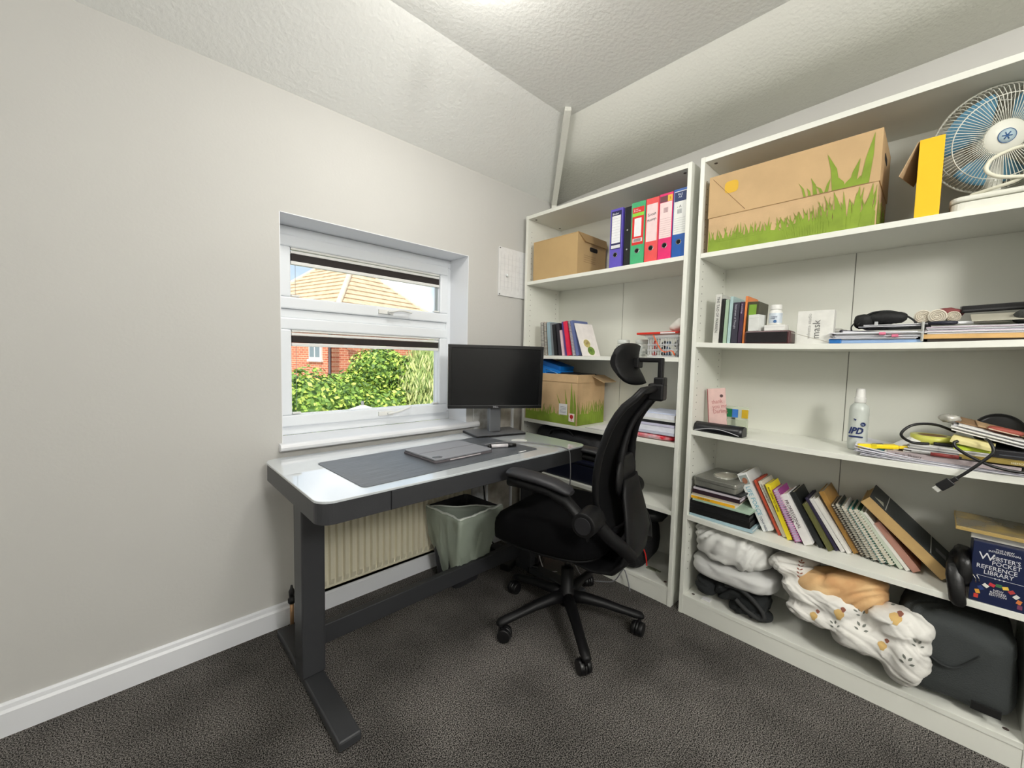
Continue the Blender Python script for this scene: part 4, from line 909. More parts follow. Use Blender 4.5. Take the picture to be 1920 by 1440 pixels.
sheets('paper_sheets', 'few loose white sheets on the third shelf beside the grass-printed box', 'paper', XF+.01, -.53, sz('c', -.6), .18, .2, 3, seed=5)
# shelf d : dark things behind the desk
zd = SZ['d']; NB = M('navy_storage_plastic', (13, 17, 36), .4); BG = M('black_nylon', (18, 19, 24), .55, bump=.4, bscale=60)
nb = thing('storage_case', 'navy blue lidded storage case on the shelf behind the desk end', 'box', (XF+.02, -.09, zd))
MB().box(0, .25, -.56, 0, 0, .105).build('tub', NB, nb, .008); MB().box(-.006, .255, -.565, .005, .105, .125).build('lid', NB, nb, .006)
bgx = thing('black_holdall', 'black nylon holdall on top of the navy storage case', 'bag', (XF+.14, -.35, zd+.125))
MB().blob((0, 0, .085), (.12, .25, .085), nu=30, nv=14, e=.6, wr=.015, ws=9).build('body', BG, bgx)
MB().tube(smoothpath([(-.10, .10, .10), (-.13, .05, .15), (-.12, -.05, .16), (-.10, -.10, .10)]), .009, 8, flat=.5).build('handle', BLACKP, bgx)
MB().tube([(-.118, .15, .06), (-.128, 0, .075), (-.118, -.15, .06)], .003, 6).build('zip', M('zip_grey', (90, 96, 110), .3), bgx)
gl = thing('glass_dish', 'shiny crumpled cellophane packet on the navy storage case beside the chair', 'packet', (XF+.03, -.62, zd))
MB().blob((.03, 0, .02), (.04, .05, .02), nu=16, nv=8, wr=.012, ws=40).build('wrap', M('cellophane', (90, 110, 150), .08, alpha=.8), gl)
# shelf e : backpack
ze = SZ['e']
bp_ = thing('backpack', 'black backpack with red zip pulls on the bottom of the left bookcase', 'backpack', (-.05, -.765, ze))
MB().blob((-.03, .06, .135), (.13, .20, .130), nu=30, nv=16, e=.55, wr=.012, ws=9).blob((-.115, .02, .080), (.05, .15, .072), nu=24, nv=12, e=.6, wr=.008, ws=12).build('body', M('backpack_black', (14, 14, 17), .8, bump=.5, bscale=200), bp_)
RZ = C((210, 40, 36), .5)
MB().tube(smoothpath([(-.13, -.05, .172), (-.16, -.075, .165), (-.16, -.105, .160)]), .008, 7).tube(smoothpath([(-.16, -.10, .165), (-.15, -.125, .16), (-.135, -.145, .11), (-.125, -.15, .05)]), .0035, 6).tube([(-.165, -.10, .155), (-.165, -.105, .125)], .005, 6).build('zip_pull', RZ, bp_)
MB().tube(smoothpath([(-.19, .03, .06), (-.20, .02, .02), (-.19, .04, .004)]), .0035, 6).build('red_cord', RZ, bp_)
pb = MB().blob((0, 0, .05), (.09, .13, .06), nu=24, nv=14, wr=.025, ws=16).build('dark_carrier_bag', M('dark_film', (52, 56, 60), .3, alpha=.9)); pb.location = (-.01, -.81, ze+.225); tag(pb, 'crumpled dark grey polythene bag pushed on top of the black backpack', 'bag')
kt = thing('key_fob', 'small greenish tag lying on the bottom board in front of the backpack', 'tag', (-.10, -.90, ze))
MB().box(-.012, .012, -.03, .02, 0, .006).box(.0, .012, -.05, -.03, 0, .004).build('tag', C((120, 124, 104), .5), kt, .002)
# ================================================================== RIGHT BOOKCASE
# shelf A
zA = SZ['A']
gb = thing('grocery_box', 'long lidded cardboard box with green grass and yellow sun, right bookcase top shelf', 'box', (XF+.008, -1.132, zA))
Wb, Db = .540, .27
MB().box(0, Db, -Wb, 0, 0, .24).build('body', KRAFT, gb, .001)
MB().box(-.003, Db+.003, -Wb-.003, .003, .142, .312).build('lid', M('kraft_lid', (200, 168, 124), .8, var=.05, vscale=10), gb, .001)
tall = [(.28+.0075*i, .070+.0025*i+.012*math.sin(i*2.3), -.035+.0022*i, .0032) for i in range(20)]+[(.41+.011*i, .118+.016*math.sin(i*2.1), -.035+.007*i, .0055) for i in range(11)]+[(.44, .138, -.02, .012), (.48, .138, .010, .012), (.512, .138, .012, .011)]
grass_print(gb, Wb-.006, .150, (-.0008, -.003, .001), (0, -1, 0), (0, 0, 1), GRASS, .42, 3, tall, 110)
grass_print(gb, Wb-.02, .165, (-.0040, -.003, .1435), (0, -1, 0), (0, 0, 1), GRASS, .0, 6, [(.335, .055, -.022, .0035), (.350, .030, -.01, .004), (.366, .062, -.015, .006), (.385, .030, -.02, .005), (.398, .045, .01, .005), (.425, .130, -.030, .011), (.440, .04, -.01, .010), (.452, .03, .012, .009), (.468, .088, .018, .010), (.480, .03, .01, .008), (.500, .160, .024, .012)], 0)
grass_print(gb, Db-.02, .135, (.01, -Wb-.0008, .001), (1, 0, 0), (0, 0, 1), GRASS, .5, 7, None, 40)
T = Matrix(((0, 0, 1, -.0036), (-1, 0, 0, -.085), (0, 1, 0, .252), (0, 0, 0, 1)))
MB().prism([(.026*math.copysign(abs(math.cos(a))**.6, math.cos(a)), .024*math.copysign(abs(math.sin(a))**.6, math.sin(a))) for a in [2*PI*i/40 for i in range(40)]], 0, .0006, T).build('sun_print', M('sun_yellow', (222, 178, 60), .8), gb)
g = MB(); g.tube([(-.0034, -.012, .30), (-.0034, -.14, .15)], .0008, 4); g.build('crease', M('crease_brown', (150, 118, 80), .8), gb)
handhole(gb, .12, -Wb-.0036, .25, .08)
mg = thing('carton', 'open cardboard carton with a bright yellow front panel, between the long box and the fan', 'box', (XF+.008, -1.762, zA))
MB().box(0, .20, -.054, -.051, 0, .236).box(0, .20, -.003, 0, 0, .236).box(.197, .20, -.054, 0, 0, .236).box(0, .2, -.054, 0, 0, .003).build('body', KRAFTD, mg, .0006)
MB().box(-.002, 0, -.055, .0, 0, .238).build('yellow_panel', M('yellow_card', (246, 196, 24), .6), mg, .0006)
fl = Matrix.Translation((.002, .002, .236)) @ Matrix.Rotation(R(-12), 4, 'Z') @ Matrix.Rotation(R(24), 4, 'X'); MB().box(0, .14, 0, .002, -.10, .0, fl).build('side_flap', M('kraft_flap', (206, 176, 136), .8), mg)
fl = Matrix.Translation((.03, 0, .236)) @ Matrix.Rotation(R(-20), 4, 'Y'); MB().box(0, .12, -.052, .0, 0, .002, fl).build('top_flap', M('dark_flap', (120, 112, 104), .8), mg)
# fan
fn = thing('desk_fan', 'white desk fan with blue blades and wire grille on the top shelf', 'fan', (-.05, -1.925, zA))
WF = M('fan_white', (224, 224, 212), .35)
ax = Vector((-.90, -.36, -.22)).normalized(); cz_ = Vector((-.01, 0, .232))
up = Vector((0, 0, 1)); e1 = up.cross(ax).normalized(); e2 = ax.cross(e1).normalized()
F = Matrix((e1, e2, ax)).transposed().to_4x4(); F.translation = cz_
MB().prism(rrect(-.135, .09, -.125, .085, .03, 6), 0, .026).build('base_lower', WF, fn, .003)
MB().prism(rrect(-.138, .093, -.128, .088, .03, 6), .028, .044).build('base', WF, fn, .006)
MB().tube([(.03, 0, .04), (.025, 0, .13), (.02, 0, .20)], [.024, .02, .02], 14).build('column', WF, fn)
MB().lathe([(.0, -.10), (.03, -.098), (.045, -.07), (.045, -.02), (.02, -.012)], 24, F).build('motor_housing', WF, fn)
RG = .148
def cage(nm, z0, z1, n):
    g = MB()
    for i in range(n):
        a = 2*PI*i/n; a2 = a+.22
        p = [(.046, z0, a), (.075, z0*1.0, a+.03), (.115, z0*.92, a+.06), (.138, z0*.65, a+.08), (RG, 0, a+.085)]
        g.tube([F @ Vector((r*math.cos(t), r*math.sin(t), z)) for r, z, t in p], .0011, 4)
    for r, z in ((.115, z0*.92), (RG, 0.0)):
        g.tube([F @ Vector((r*math.cos(t), r*math.sin(t), z)) for t in [2*PI*k/48 for k in range(48)]], .0016 if r < RG else .0035, 5, True)
    return g.build(nm, WF, fn, kind='stuff')
cage('front_grille', .042, 0, 84); cage('rear_grille', -.040, 0, 60)
MB().lathe([(.001, .048), (.040, .046), (.048, .040), (.048, .037), (.001, .036)], 32, F).build('grille_cap', WF, fn, .001)
MB().lathe([(.001, .0492), (.019, .0492), (.019, .048), (.001, .048)], 28, F).build('badge', C((176, 196, 204), .4), fn)
g = MB(); g.lathe([(.0185, .0496), (.020, .0496), (.020, .0485), (.0185, .0485), (.0185, .0496)], 28, F, True)
for k in range(6): a = k*PI/3; g.tube([F @ Vector((0, 0, .0495)), F @ Vector((.011*math.cos(a), .011*math.sin(a), .0495))], .0018, 4)
g.build('badge_emblem', C((60, 100, 150), .4), fn)
BLU = M('fan_blade_blue', (98, 156, 186), .3, alpha=.85)
MB().lathe([(.001, .016), (.022, .014), (.024, -.006), (.001, -.008)], 20, F).build('blade_hub', BLU, fn)
for k in range(3):
    m = MB(); a0 = 2*PI*k/3+.5; rs = []
    for i in range(9):
        r = .02+i*.0135; wd = .25+.55*math.sin(i/8*PI*.62)
        rs.append([F @ Vector((r*math.cos(a0+t), r*math.sin(a0+t), -.012*t/.6+zz)) for t in [(-1+2*j/8)*wd for j in range(9)] for zz in (0,)])
    n = 9
    for r in rs: m.v += r
    for i in range(8):
        for j in range(8): m.f.append([i*9+j, i*9+j+1, (i+1)*9+j+1, (i+1)*9+j]); m.m.append(0); m.sm.append(True)
    b = m.build('blade', BLU, fn); b.modifiers.new('t', 'SOLIDIFY').thickness = .0015
cr = thing('fan_cable', 'cream fan cable coiled in a loop on the fan base', 'cable', (-.18, -1.95, zA+.047))
MB().tube(smoothpath([(.02, .07, .002), (-.005, .03, .004), (-.02, -.015, .012), (-.03, -.05, .045), (-.028, -.045, .085), (-.018, -.01, .10), (-.015, .035, .085), (-.018, .045, .055), (-.024, .02, .028), (-.026, -.03, .014), (-.02, -.08, .006), (.0, -.11, .004)], 8), .0052, 8).build('lead', M('cream_cable', (226, 224, 204), .5), cr)

# shelf B, left end
def zB(y): return sz('B', y)
xx = XF+.05
def bs_(lab, y, T_, H_, col, D=.14, **k): return book(k.pop('name', 'book'), lab, k.pop('cat', 'book'), k.pop('x', xx), y, zB(y), T_, D, H_, col, k.pop('tilt', -1.5), **k)
bs_('white hardback with black spine lettering, leftmost on the middle shelf', -1.158, .024, .210, (206, 206, 200), title='THE TAO OF WARREN', tcol=(30, 30, 30), ts=.015)
bs_('thin black paperback beside the white hardback', -1.186, .011, .190, (18, 18, 18))
bs_('pale green thin book', -1.200, .014, .186, (160, 184, 160))
bs_('pale blue-green thin book taller than its neighbours', -1.217, .012, .198, (172, 198, 198))
bs_('dark slate book with white spine title', -1.232, .024, .172, (52, 50, 64), title='Instrument of Thought', tcol=(190, 190, 200), ts=.011)
bs_('narrow dark purple book left of the orange spine', -1.259, .015, .174, (62, 40, 66), title='an anthology', tcol=(190, 180, 200), ts=.008)
bs_('teal-topped book with orange spine', -1.276, .008, .196, (226, 132, 66), cover2=(70, 120, 116), hard=.002)
thick = bs_('thick dark brown book with a green picture on its spine', -1.287, .040, .172, (62, 60, 36), D=.13)
box('spine_picture', C((120, 160, 50)), thick, -.0008, 0, -.032, -.005, .10, .160)
sk_ = thing('speaker', 'dark speaker with a maroon frame on the middle shelf', 'speaker', (XF+.022, -1.292, zB(-1.38)))
MB().box(.002, .085, -.158, 0, 0, .052).build('cabinet', M('maroon_wood', (74, 34, 36), .35), sk_, .006)
MB().box(0, .004, -.148, -.006, .005, .047).build('grille', M('speaker_cloth', (22, 18, 20), .85, bump=.4, bscale=500), sk_, .001)
wbx = thing('white_box', 'small upright white box on the left of the speaker', 'box', (XF+.035, -1.300, zB(-1.38)+.0525), R(-12))
MB().box(0, .055, -.040, 0, 0, .066).build('carton', C((226, 228, 224), .4), wbx, .001); box('lid_seam', C((180, 182, 180)), wbx, -.0004, .0, -.0405, .0, .052, .0527)
wb2 = thing('white_box', 'low white box under the pill bottle', 'box', (XF+.035, -1.358, zB(-1.38)+.0525))
MB().box(0, .06, -.070, 0, 0, .022).build('carton', C((230, 230, 226), .4), wb2, .001); box('lid_seam', C((180, 182, 180)), wb2, -.0004, .0, -.0695, -.0005, .014, .0146)
pb_ = thing('pill_bottle', 'white supplement bottle with a blue and white label on the low white box', 'bottle', (XF+.066, -1.388, zB(-1.38)+.075))
MB().lathe([(.001, 0), (.0215, .001), (.0225, .006), (.0225, .050), (.019, .058), (.0165, .061)], 24).build('body', WHITE, pb_)
MB().lathe([(.0228, .008), (.0229, .009), (.0229, .046), (.0228, .047)], 24).build('label', C((206, 216, 226), .4), pb_)
MB().lathe([(.0165, .060), (.0205, .062), (.0205, .078), (.019, .080), (.001, .080)], 24).build('cap', WHITE, pb_, .001)
text('label_lettering', 'SCIENCE\nomega', (-.0236, .012, .030), (0, -1, 0), (0, 0, 1), .006, NAVYINK, pb_); MB().cyl((-.0232, -.004, .014), (-.0236, -.004, .014), .006, n=14).build('label_mark', C((70, 110, 160)), pb_)
mk = thing('mask_box', 'flat white square box with grey sideways lettering, standing on the middle shelf', 'box', (XF+.055, -1.462, zB(-1.5)), (0, R(4), R(-3)))
MB().box(0, .03, -.112, 0, 0, .126).build('carton', C((222, 222, 216), .5), mk, .001)
text('lettering', 'mask', (-.0008, -.072, .020), (0, 0, 1), (0, 1, 0), .034, C((110, 110, 108)), mk); text('lettering', 'velvette studio', (-.0008, -.044, .020), (0, 0, 1), (0, 1, 0), .016, C((176, 176, 172)), mk)
sc_ = thing('speaker_cable', 'thin grey lead running from the speaker across the shelf', 'cable', (XF+.03, -1.452, zB(-1.46)+.045))
MB().tube(smoothpath([(.01, .01, 0), (-.01, -.02, -.008), (-.015, -.07, -.025), (-.02, -.12, -.040)]), .0014, 6).build('lead', C((190, 186, 176), .5), sc_)
# paper stacks on shelf B
y0 = -1.575; z = zB(-1.68)
r_ = thing('blue_document_wallet', 'blue plastic document wallet at the bottom of the paper pile on the middle shelf', 'wallet', (XF+.03, y0, z+.001))
MB().box(0, .24, -.230, 0, 0, .012).build('wallet', M('blue_white_film', (150, 180, 220), .3), r_, .003); MB().box(-.004, .03, -.028, .008, .0, .016).build('blue_corner', C((40, 110, 180), .3), r_, .003)
z += .0145
_, h1 = sheets('paper_sheets', 'white printed sheets with curled edges in the middle-shelf pile', 'paper', XF+.025, y0-.005, z, .225, .24, 9, .0022, jit=.016, alt=[(232, 232, 236), (214, 214, 222), (226, 226, 226), (206, 210, 216)], seed=2)
z += h1+.001
for i, (yy, lab_) in enumerate(((-1.702, 'pink sticky marker on the left of two in the paper pile'), (-1.733, 'pink sticky marker nearer the right of the paper pile'))):
    s_ = box('sticky_marker', C((226, 120, 150), .6), None, XF+.008, XF+.030, yy-.016, yy, z-.012-i*.008, z-.004-i*.008, .001); tag(s_, lab_, 'sticky marker')
MB_pad = thing('notepad', 'notepad with a rolled black edge on top of the paper pile', 'notepad', (XF+.03, -1.600, z), (R(4), 0, R(3)))
MB().box(0, .20, -.20, 0, 0, .005).build('pages', C((214, 214, 220)), MB_pad, .001); MB().box(-.001, .201, -.14, .004, .0053, .0068).build('cover', C((58, 50, 74)), MB_pad); MB().tube([(0, .0, .0035), (.2, .0, .0035)], .0052, 8).build('rolled_edge', INK, MB_pad)
_, h2 = sheets('paper_sheets', 'grey-white printed leaflets fanned on top of the notepad', 'paper', XF+.04, -1.640, z+.016, .16, .19, 4, .0016, jit=.02, alt=[(200, 202, 206), (224, 224, 228)], seed=9)
ss = thing('clear_film', 'scrap of clear film bulging behind the paper pile', 'film', (XF+.12, -1.560, zB(-1.58)+.05))
MB().blob((0, 0, 0), (.04, .05, .012), nu=18, nv=8, wr=.01, ws=30).build('film', M('clear_film', (214, 212, 206), .2, alpha=.55), ss)
# eye mask / strap bundle
em = thing('sleep_mask', 'bundle of black padded straps on the paper pile', 'strap bundle', (XF+.08, -1.700, z+.028))
BK = M('black_neoprene', (18, 19, 20), .7, bump=.3, bscale=200)
MB().blob((0, .045, .012), (.035, .028, .024), nu=16, nv=10, e=.7, wr=.006, ws=30).blob((.0, -.015, .020), (.035, .052, .020), nu=20, nv=10, e=.7, wr=.006, ws=26).build('padding', BK, em)
MB().tube(smoothpath([(-.03, .06, -.005), (-.02, .03, .035), (-.01, -.02, .042), (-.01, -.06, .025), (-.015, -.085, .0), (-.01, -.07, -.012)]), .006, 7, flat=.5).tube(smoothpath([(-.02, .065, .01), (-.03, .075, -.01), (-.03, .072, -.025)]), .0022, 5).build('strap', BK, em)
box('buckle', C((180, 182, 184), .4), em, -.038, -.030, .005, .014, -.008, .006, .001)
# magazine tray with papers
tr = thing('wooden_tray', 'shallow wooden tray with a grey metal lip, at the right of the middle shelf', 'tray', (XF+.022, -1.806, zB(-1.9)+.001))
MB().box(.002, .26, -.258, 0, .008, .022).build('board', M('pale_wood', (206, 166, 108), .6, var=.1, vscale=12), tr, .001); MB().box(.01, .25, -.258, -.01, 0, .008).build('underside', C((56, 48, 40)), tr)
MB().box(-.004, .26, -.001, .006, 0, .062).build('metal_lip', M('tray_metal', (176, 178, 174), .35, metal=.6), tr, .002)
z2 = zB(-1.9)+.024
_, h3 = sheets('paper_sheets', 'stack of white papers lying in the wooden tray', 'paper', XF+.03, -1.815, z2, .23, .22, 9, .0022, jit=.008, alt=[(224, 224, 228), (200, 202, 210), (232, 232, 230), (214, 200, 214)], seed=3)
z2 += h3+.001
scs = thing('scissors', 'scissors with black and blue handles on the papers in the tray', 'scissors', (XF+.045, -1.865, z2+.008), (0, 0, R(-84)))
for sd in (-1, 1):
    MB().tube([( .055*math.cos(a)*.5-.02, sd*.013+.011*math.sin(a), 0) for a in [2*PI*i/20 for i in range(20)]], .0052, 8, True).build('handle', C((22, 26, 44), .4), scs)
MB().box(.01, .045, -.010, .010, -.004, .004).build('pivot_block', C((226, 228, 230), .4), scs, .002); MB().add([(.04, -.008, -.001), (.04, .008, -.001), (.115, .0, -.001), (.04, -.008, .001), (.04, .008, .001), (.115, .0, .001)], [(0, 1, 2), (3, 5, 4), (0, 3, 4, 1), (1, 4, 5, 2), (2, 5, 3, 0)]).build('blades', CHROME, scs)
for i, (yy, zz, rr_, xo) in enumerate(((-1.800, .022, .021, .095), (-1.833, .020, .022, .085), (-1.868, .018, .017, .10))):
    k = thing('rolled_bandage', 'rolled cream bandage, %s of three behind the papers' % ('leftmost', 'middle', 'rightmost')[i], 'bandage', (XF+xo, yy, z2+zz+.012), 0, 'rolled bandages')
    MB().cyl((-.03, 0, 0), (.04, 0, 0), rr_, n=20).build('roll', M('cream_gauze', (228, 222, 206), .9, bump=.5, bscale=150), k, .005)
    MB().tube([( -.031, (.002+rr_*.88*t/4/6.28)*math.cos(t), (.002+rr_*.88*t/4/6.28)*math.sin(t)) for t in [j*.5 for j in range(50)]], .0012, 4).build('spiral_edge', C((196, 186, 168)), k)
rb = MB().blob((0, 0, 0), (.03, .035, .018), nu=16, nv=10, wr=.008, ws=30).build('maroon_cloth', M('maroon_cloth', (134, 72, 72), .9)); rb.location = (XF+.165, -1.858, z2+.050); tag(rb, 'small folded maroon cloth behind the rolled bandages', 'cloth')
bfo = thing('black_folder', 'black folder leaning flat behind the papers at the far right of the middle shelf', 'folder', (XF+.14, -1.885, z2+.045), (R(-2), R(-6), 0))
MB().box(0, .14, -.185, 0, 0, .022).build('cover', C((18, 18, 20), .3), bfo, .003); box('edge', C((60, 60, 62), .4), bfo, -.002, .001, -.18, -.005, .006, .010)
pch = thing('pouch', 'dark grey rounded zip pouch at the right end of the middle shelf', 'pouch', (XF+.07, -2.030, z2+.022), 0)
MB().blob((0, 0, 0), (.06, .044, .022), nu=24, nv=12, e=.7, wr=.003, ws=20).build('body', M('grey_felt', (72, 74, 72), .95, bump=.4, bscale=200), pch); MB().tube([(-.061, .03, 0), (-.063, 0, .001), (-.061, -.03, 0)], .0018, 5).build('zip', C((40, 40, 42)), pch)
fl_ = thing('paper_flap', 'pale beige sheet sloping down from the black folder onto the tray papers', 'paper', (XF+.10, -1.905, z2+.030), (R(-1), R(-14), 0))
MB().box(-.09, .03, -.10, 0, 0, .002).build('sheet', C((196, 192, 176)), fl_)

# shelf C
def zC(y): return sz('C', y)
wd = thing('pencil_case', 'long black glossy case with a white curved line at the left of the shelf', 'case', (XF+.035, -1.213, zC(-1.2)), R(-4))
m = MB(); rs = []
for k in range(13):
    u = -1+k/6; s = (1-abs(u)**6)*.25+.75
    rs.append([Vector((x*s, -u*.100*1.0, z_)) for x, z_ in ((-.032, .004), (-.036, .016), (-.024, .034), (.0, .042), (.028, .036), (.034, .014), (.030, .0), (-.026, .0))])
m.rings(rs).build('case', M('black_gloss_case', (16, 17, 22), .35, bump=.15, bscale=150), wd)
MB().tube([(-.0362-.0008, .092-.184*i/16, .006+.016*math.sin(PI*i/16)) for i in range(17)], .0016, 5).build('piping', C((200, 200, 204), .4), wd)
pc = thing('greeting_card', 'pink greeting card with handwriting leaning on the left side panel behind the black case', 'card', (XF+.10, -1.147, zC(-1.15)), (R(-7), R(5), R(0)))
MB().box(0, .004, -.075, 0, 0, .185).build('card', C((226, 192, 186), .6), pc, .0005)
box('red_spine', C((150, 60, 66)), pc, 0, .03, .0, .003, 0, .184)
text('handwriting', 'thank\nyou my\nDarling', (-.0008, -.016, .115), (0, -1, .1), (0, .1, 1), .026, C((196, 130, 128)), pc, sx=.8)
MB().cyl((-.0008, -.058, .15), (0, -.058, .15), .007, n=12).build('face_print', C((90, 70, 70)), pc)
ft = thing('index_tab_holder', 'clear plastic holder of green, blue and yellow sticky tabs behind the black case', 'stationery', (XF+.125, -1.205, zC(-1.25)))
CLR = M('clear_plastic_sheet', (212, 222, 196), .15, alpha=.4)
MB().box(0, .008, -.090, 0, 0, .115).box(-.02, .0, -.090, 0, 0, .060).build('holder', CLR, ft, .001)
for a_, w_, c in ((.002, .024, (30, 120, 70)), (.028, .022, (60, 120, 200)), (.066, .024, (206, 170, 40))): box('tab_stack', C(c, .5), ft, -.006, -.001, -a_-w_, -a_, .068, .104)
box('dark_tab', C((60, 70, 64)), ft, -.006, -.001, -.040, -.026, .03, .066)
bt = thing('spray_bottle', 'clear white spray bottle with navy lettering standing mid shelf', 'bottle', (-.055, -1.655, zC(-1.66)))
MB().lathe([(.001, 0), (.025, .001), (.028, .006), (.029, .02), (.029, .148), (.026, .162), (.017, .172), (.0135, .176)], 28).build('body', M('frosted_bottle', (206, 212, 206), .3, alpha=.9), bt)
MB().lathe([(.0135, .174), (.0175, .175), (.0175, .192), (.0145, .194), (.0135, .220), (.012, .226), (.001, .227)], 24).build('spray_cap', WHITE, bt, .001)
text('lettering', 'IPD', (-.0298, .024, .062), (0, -1, 0), (0, 0, 1), .033, NAVYINK, bt, sx=.8, bold=.0012, shear=.3)
box('blue_line', NAVYINK, bt, -.0300, -.0288, -.018, .022, .048, .0535)
MB().cyl((-.0296, -.016, .098), (-.0302, -.016, .098), .0075, n=16).build('round_badge', NAVYINK, bt)
text('badge_lettering', '2x', (-.0306, -.011, .095), (0, -1, 0), (0, 0, 1), .008, C((200, 210, 225)), bt)
MB().add([(-.0300, .012, .118), (-.0300, .003, .114), (-.0300, .006, .108), (-.0292, .012, .118), (-.0292, .003, .114), (-.0292, .006, .108)], [(0, 1, 2), (3, 5, 4), (0, 3, 4, 1), (1, 4, 5, 2), (2, 5, 3, 0)]).build('bird_mark', NAVYINK, bt)
MB().cyl((XB-.0015, -1.548, .885), (XB+.001, -1.548, .885), .004, n=10)
# clutter heap at the right
z = zC(-1.85)
_, h = sheets('paper_sheets', 'white sheets with curled corners spread under the clutter on the fourth shelf', 'paper', XF+.012, -1.668, z, .37, .25, 8, .0012, jit=.012, curl=.022, rz=R(1.5), seed=4, col=(224, 224, 232))
z += h+.001
bk = book('paperback', 'grey and white paperback lying on the curled sheets', 'book', XF+.020, -1.745, z, .016, .20, .28, (172, 160, 162), flat=True, rz=R(-1), pagecol=(216, 212, 214))
text('spine_title', 'Noun  Mastery', (-.0006, -.0115, .02), (0, 0, 1), (0, 1, 0), .010, C((60, 56, 60)), bk)
gp = thing('glue_pen', 'dark green tube lying on the sheets at the left of the clutter', 'tube', (XF+.035, -1.722, z+.008), R(-95))
MB().cyl((-.022, 0, 0), (.016, 0, 0), .0085, n=14).build('tube', C((14, 70, 74), .4), gp); MB().cyl((.016, 0, 0), (.026, 0, 0), .006, n=12).build('cap', WHITE, gp)
z3 = z+.017
for i, (x, y, zz, a, lab_) in enumerate(((XF+.04, -1.722, z+.022, -80, 'yellow highlighter pen at the front left of the clutter'), (XF+.085, -1.785, z+.026, -74, 'yellow highlighter pen with a black cap behind the first'))):
    hp = thing('highlighter', lab_, 'pen', (x, y, zz), (0, R(-5), R(a)), 'yellow highlighters')
    MB().box(-.055, .05, -.009, .009, -.007, .007).build('barrel', C((250, 220, 20), .35), hp, .004)
    MB().box(.05, .072, -.006, .006, -.005, .005).build('tip', C((244, 214, 40), .4), hp, .002)
    if i: MB().box(-.085, -.055, -.010, .010, -.008, .008).build('cap', BLACKP, hp, .003)
    else: MB().box(-.02, -.005, -.0095, .0095, -.0078, .0078).build('band', C((210, 190, 20), .35), hp, .001)
_, h4 = sheets('paper_sheets', 'grey-edged notebooks and sheets stacked in the middle of the clutter', 'paper', XF+.030, -1.790, z3, .17, .19, 7, .0032, jit=.012, alt=[(206, 206, 202), (170, 170, 168), (222, 222, 222), (120, 120, 122)], seed=6, rz=R(-3))
z4 = z3+h4
pf = thing('folded_paper', 'crumpled folded white paper poking up at the left of the clutter', 'paper', (XF+.05, -1.80, z3+.012), (R(-24), R(-8), R(20)))
MB().add([(0, .06, 0), (.03, -.05, .0), (.08, -.04, .01), (.05, .06, .0), (.01, 0, .016), (0, .06, .001), (.03, -.05, .001), (.08, -.04, .011), (.05, .06, .001), (.01, 0, .017)], [(0, 4, 3), (0, 1, 4), (1, 2, 4), (2, 3, 4), (5, 8, 9), (5, 9, 6), (6, 9, 7), (7, 9, 8), (0, 5, 6, 1), (1, 6, 7, 2), (2, 7, 8, 3), (3, 8, 5, 0)]).build('sheet', PAPER, pf)
tp = thing('tape_roll', 'roll of yellow-green sticky tape lying on the stacked notebooks', 'tape', (XF+.125, -1.845, z4+.001))
MB().lathe([(.034, 0), (.052, 0), (.052, .024), (.034, .024), (.034, 0)], 32, None, True).build('tape', M('yellow_tape', (206, 206, 96), .35), tp); MB().lathe([(.032, 0), (.0345, 0), (.0345, .024), (.032, .024), (.032, 0)], 32, None, True).build('core', C((150, 120, 80)), tp)
kn = thing('black_phone', 'flat black phone-sized object beside the tape roll', 'device', (XF+.06, -1.850, z4+.001), R(4)); MB().box(0, .11, -.065, 0, 0, .009).build('body', BLACKP, kn, .003); box('screen', C((10, 10, 14), .1), kn, .004, .106, -.061, -.004, .009, .0094)
lg = thing('sticky_pad', 'lime green sticky note pad in the clutter', 'sticky notes', (XF+.028, -1.893, z4+.0)); MB().box(0, .07, -.075, 0, 0, .011).build('pad', C((196, 220, 60), .7), lg, .001); box('top_note', C((206, 228, 76), .7), lg, .001, .072, -.076, -.002, .0112, .0120)
yp = thing('sticky_pad', 'pale yellow sticky note pad tipped over the lime green one', 'sticky notes', (XF+.022, -1.883, z4+.022), (R(10), R(-6), R(-6))); MB().box(0, .07, -.088, 0, 0, .010).build('pad', C((232, 222, 158), .7), yp, .001); box('top_note', C((238, 228, 166), .7), yp, .001, .071, -.089, -.002, .0102, .0110)
gn = book('notebook', 'olive-spined notebook lying at the front of the clutter', 'notebook', XF+.015, -1.905, z3+.004, .012, .12, .16, (150, 130, 62), flat=True, rz=R(0), pagecol=(216, 214, 206)); text('spine_title', 'MEMO', (-.0006, -.009, .10), (0, 0, 1), (0, 1, 0), .008, C((226, 220, 190)), gn)
rp = thing('red_marker', 'dull red pen lying under the olive-spined notebook', 'pen', (XF+.016, -1.875, z3+.006), R(-88)); MB().cyl((-.03, 0, 0), (.03, 0, 0), .006, n=12).build('barrel', C((140, 56, 54), .5), rp); MB().cyl((.03, 0, 0), (.036, 0, 0), .004, n=10).build('tip', INK, rp)
bb = thing('brown_envelopes', 'stack of white envelopes and brown packets sliding down at the right of the clutter', 'envelopes', (XF+.06, -1.885, z4+.055), (R(13), R(-4), R(-3)))
for i, (c, dx, dy, wd_) in enumerate((((226, 226, 226), 0, 0, .19), ((206, 208, 210), .006, -.004, .19), ((232, 232, 230), -.004, .004, .18), ((196, 196, 200), .01, .0, .185), ((228, 228, 226), .0, -.01, .17))):
    box('envelope', C(c, .7), bb, dx, .15+dx, -wd_+dy, dy, i*.0045, i*.0045+.0038, .0006)
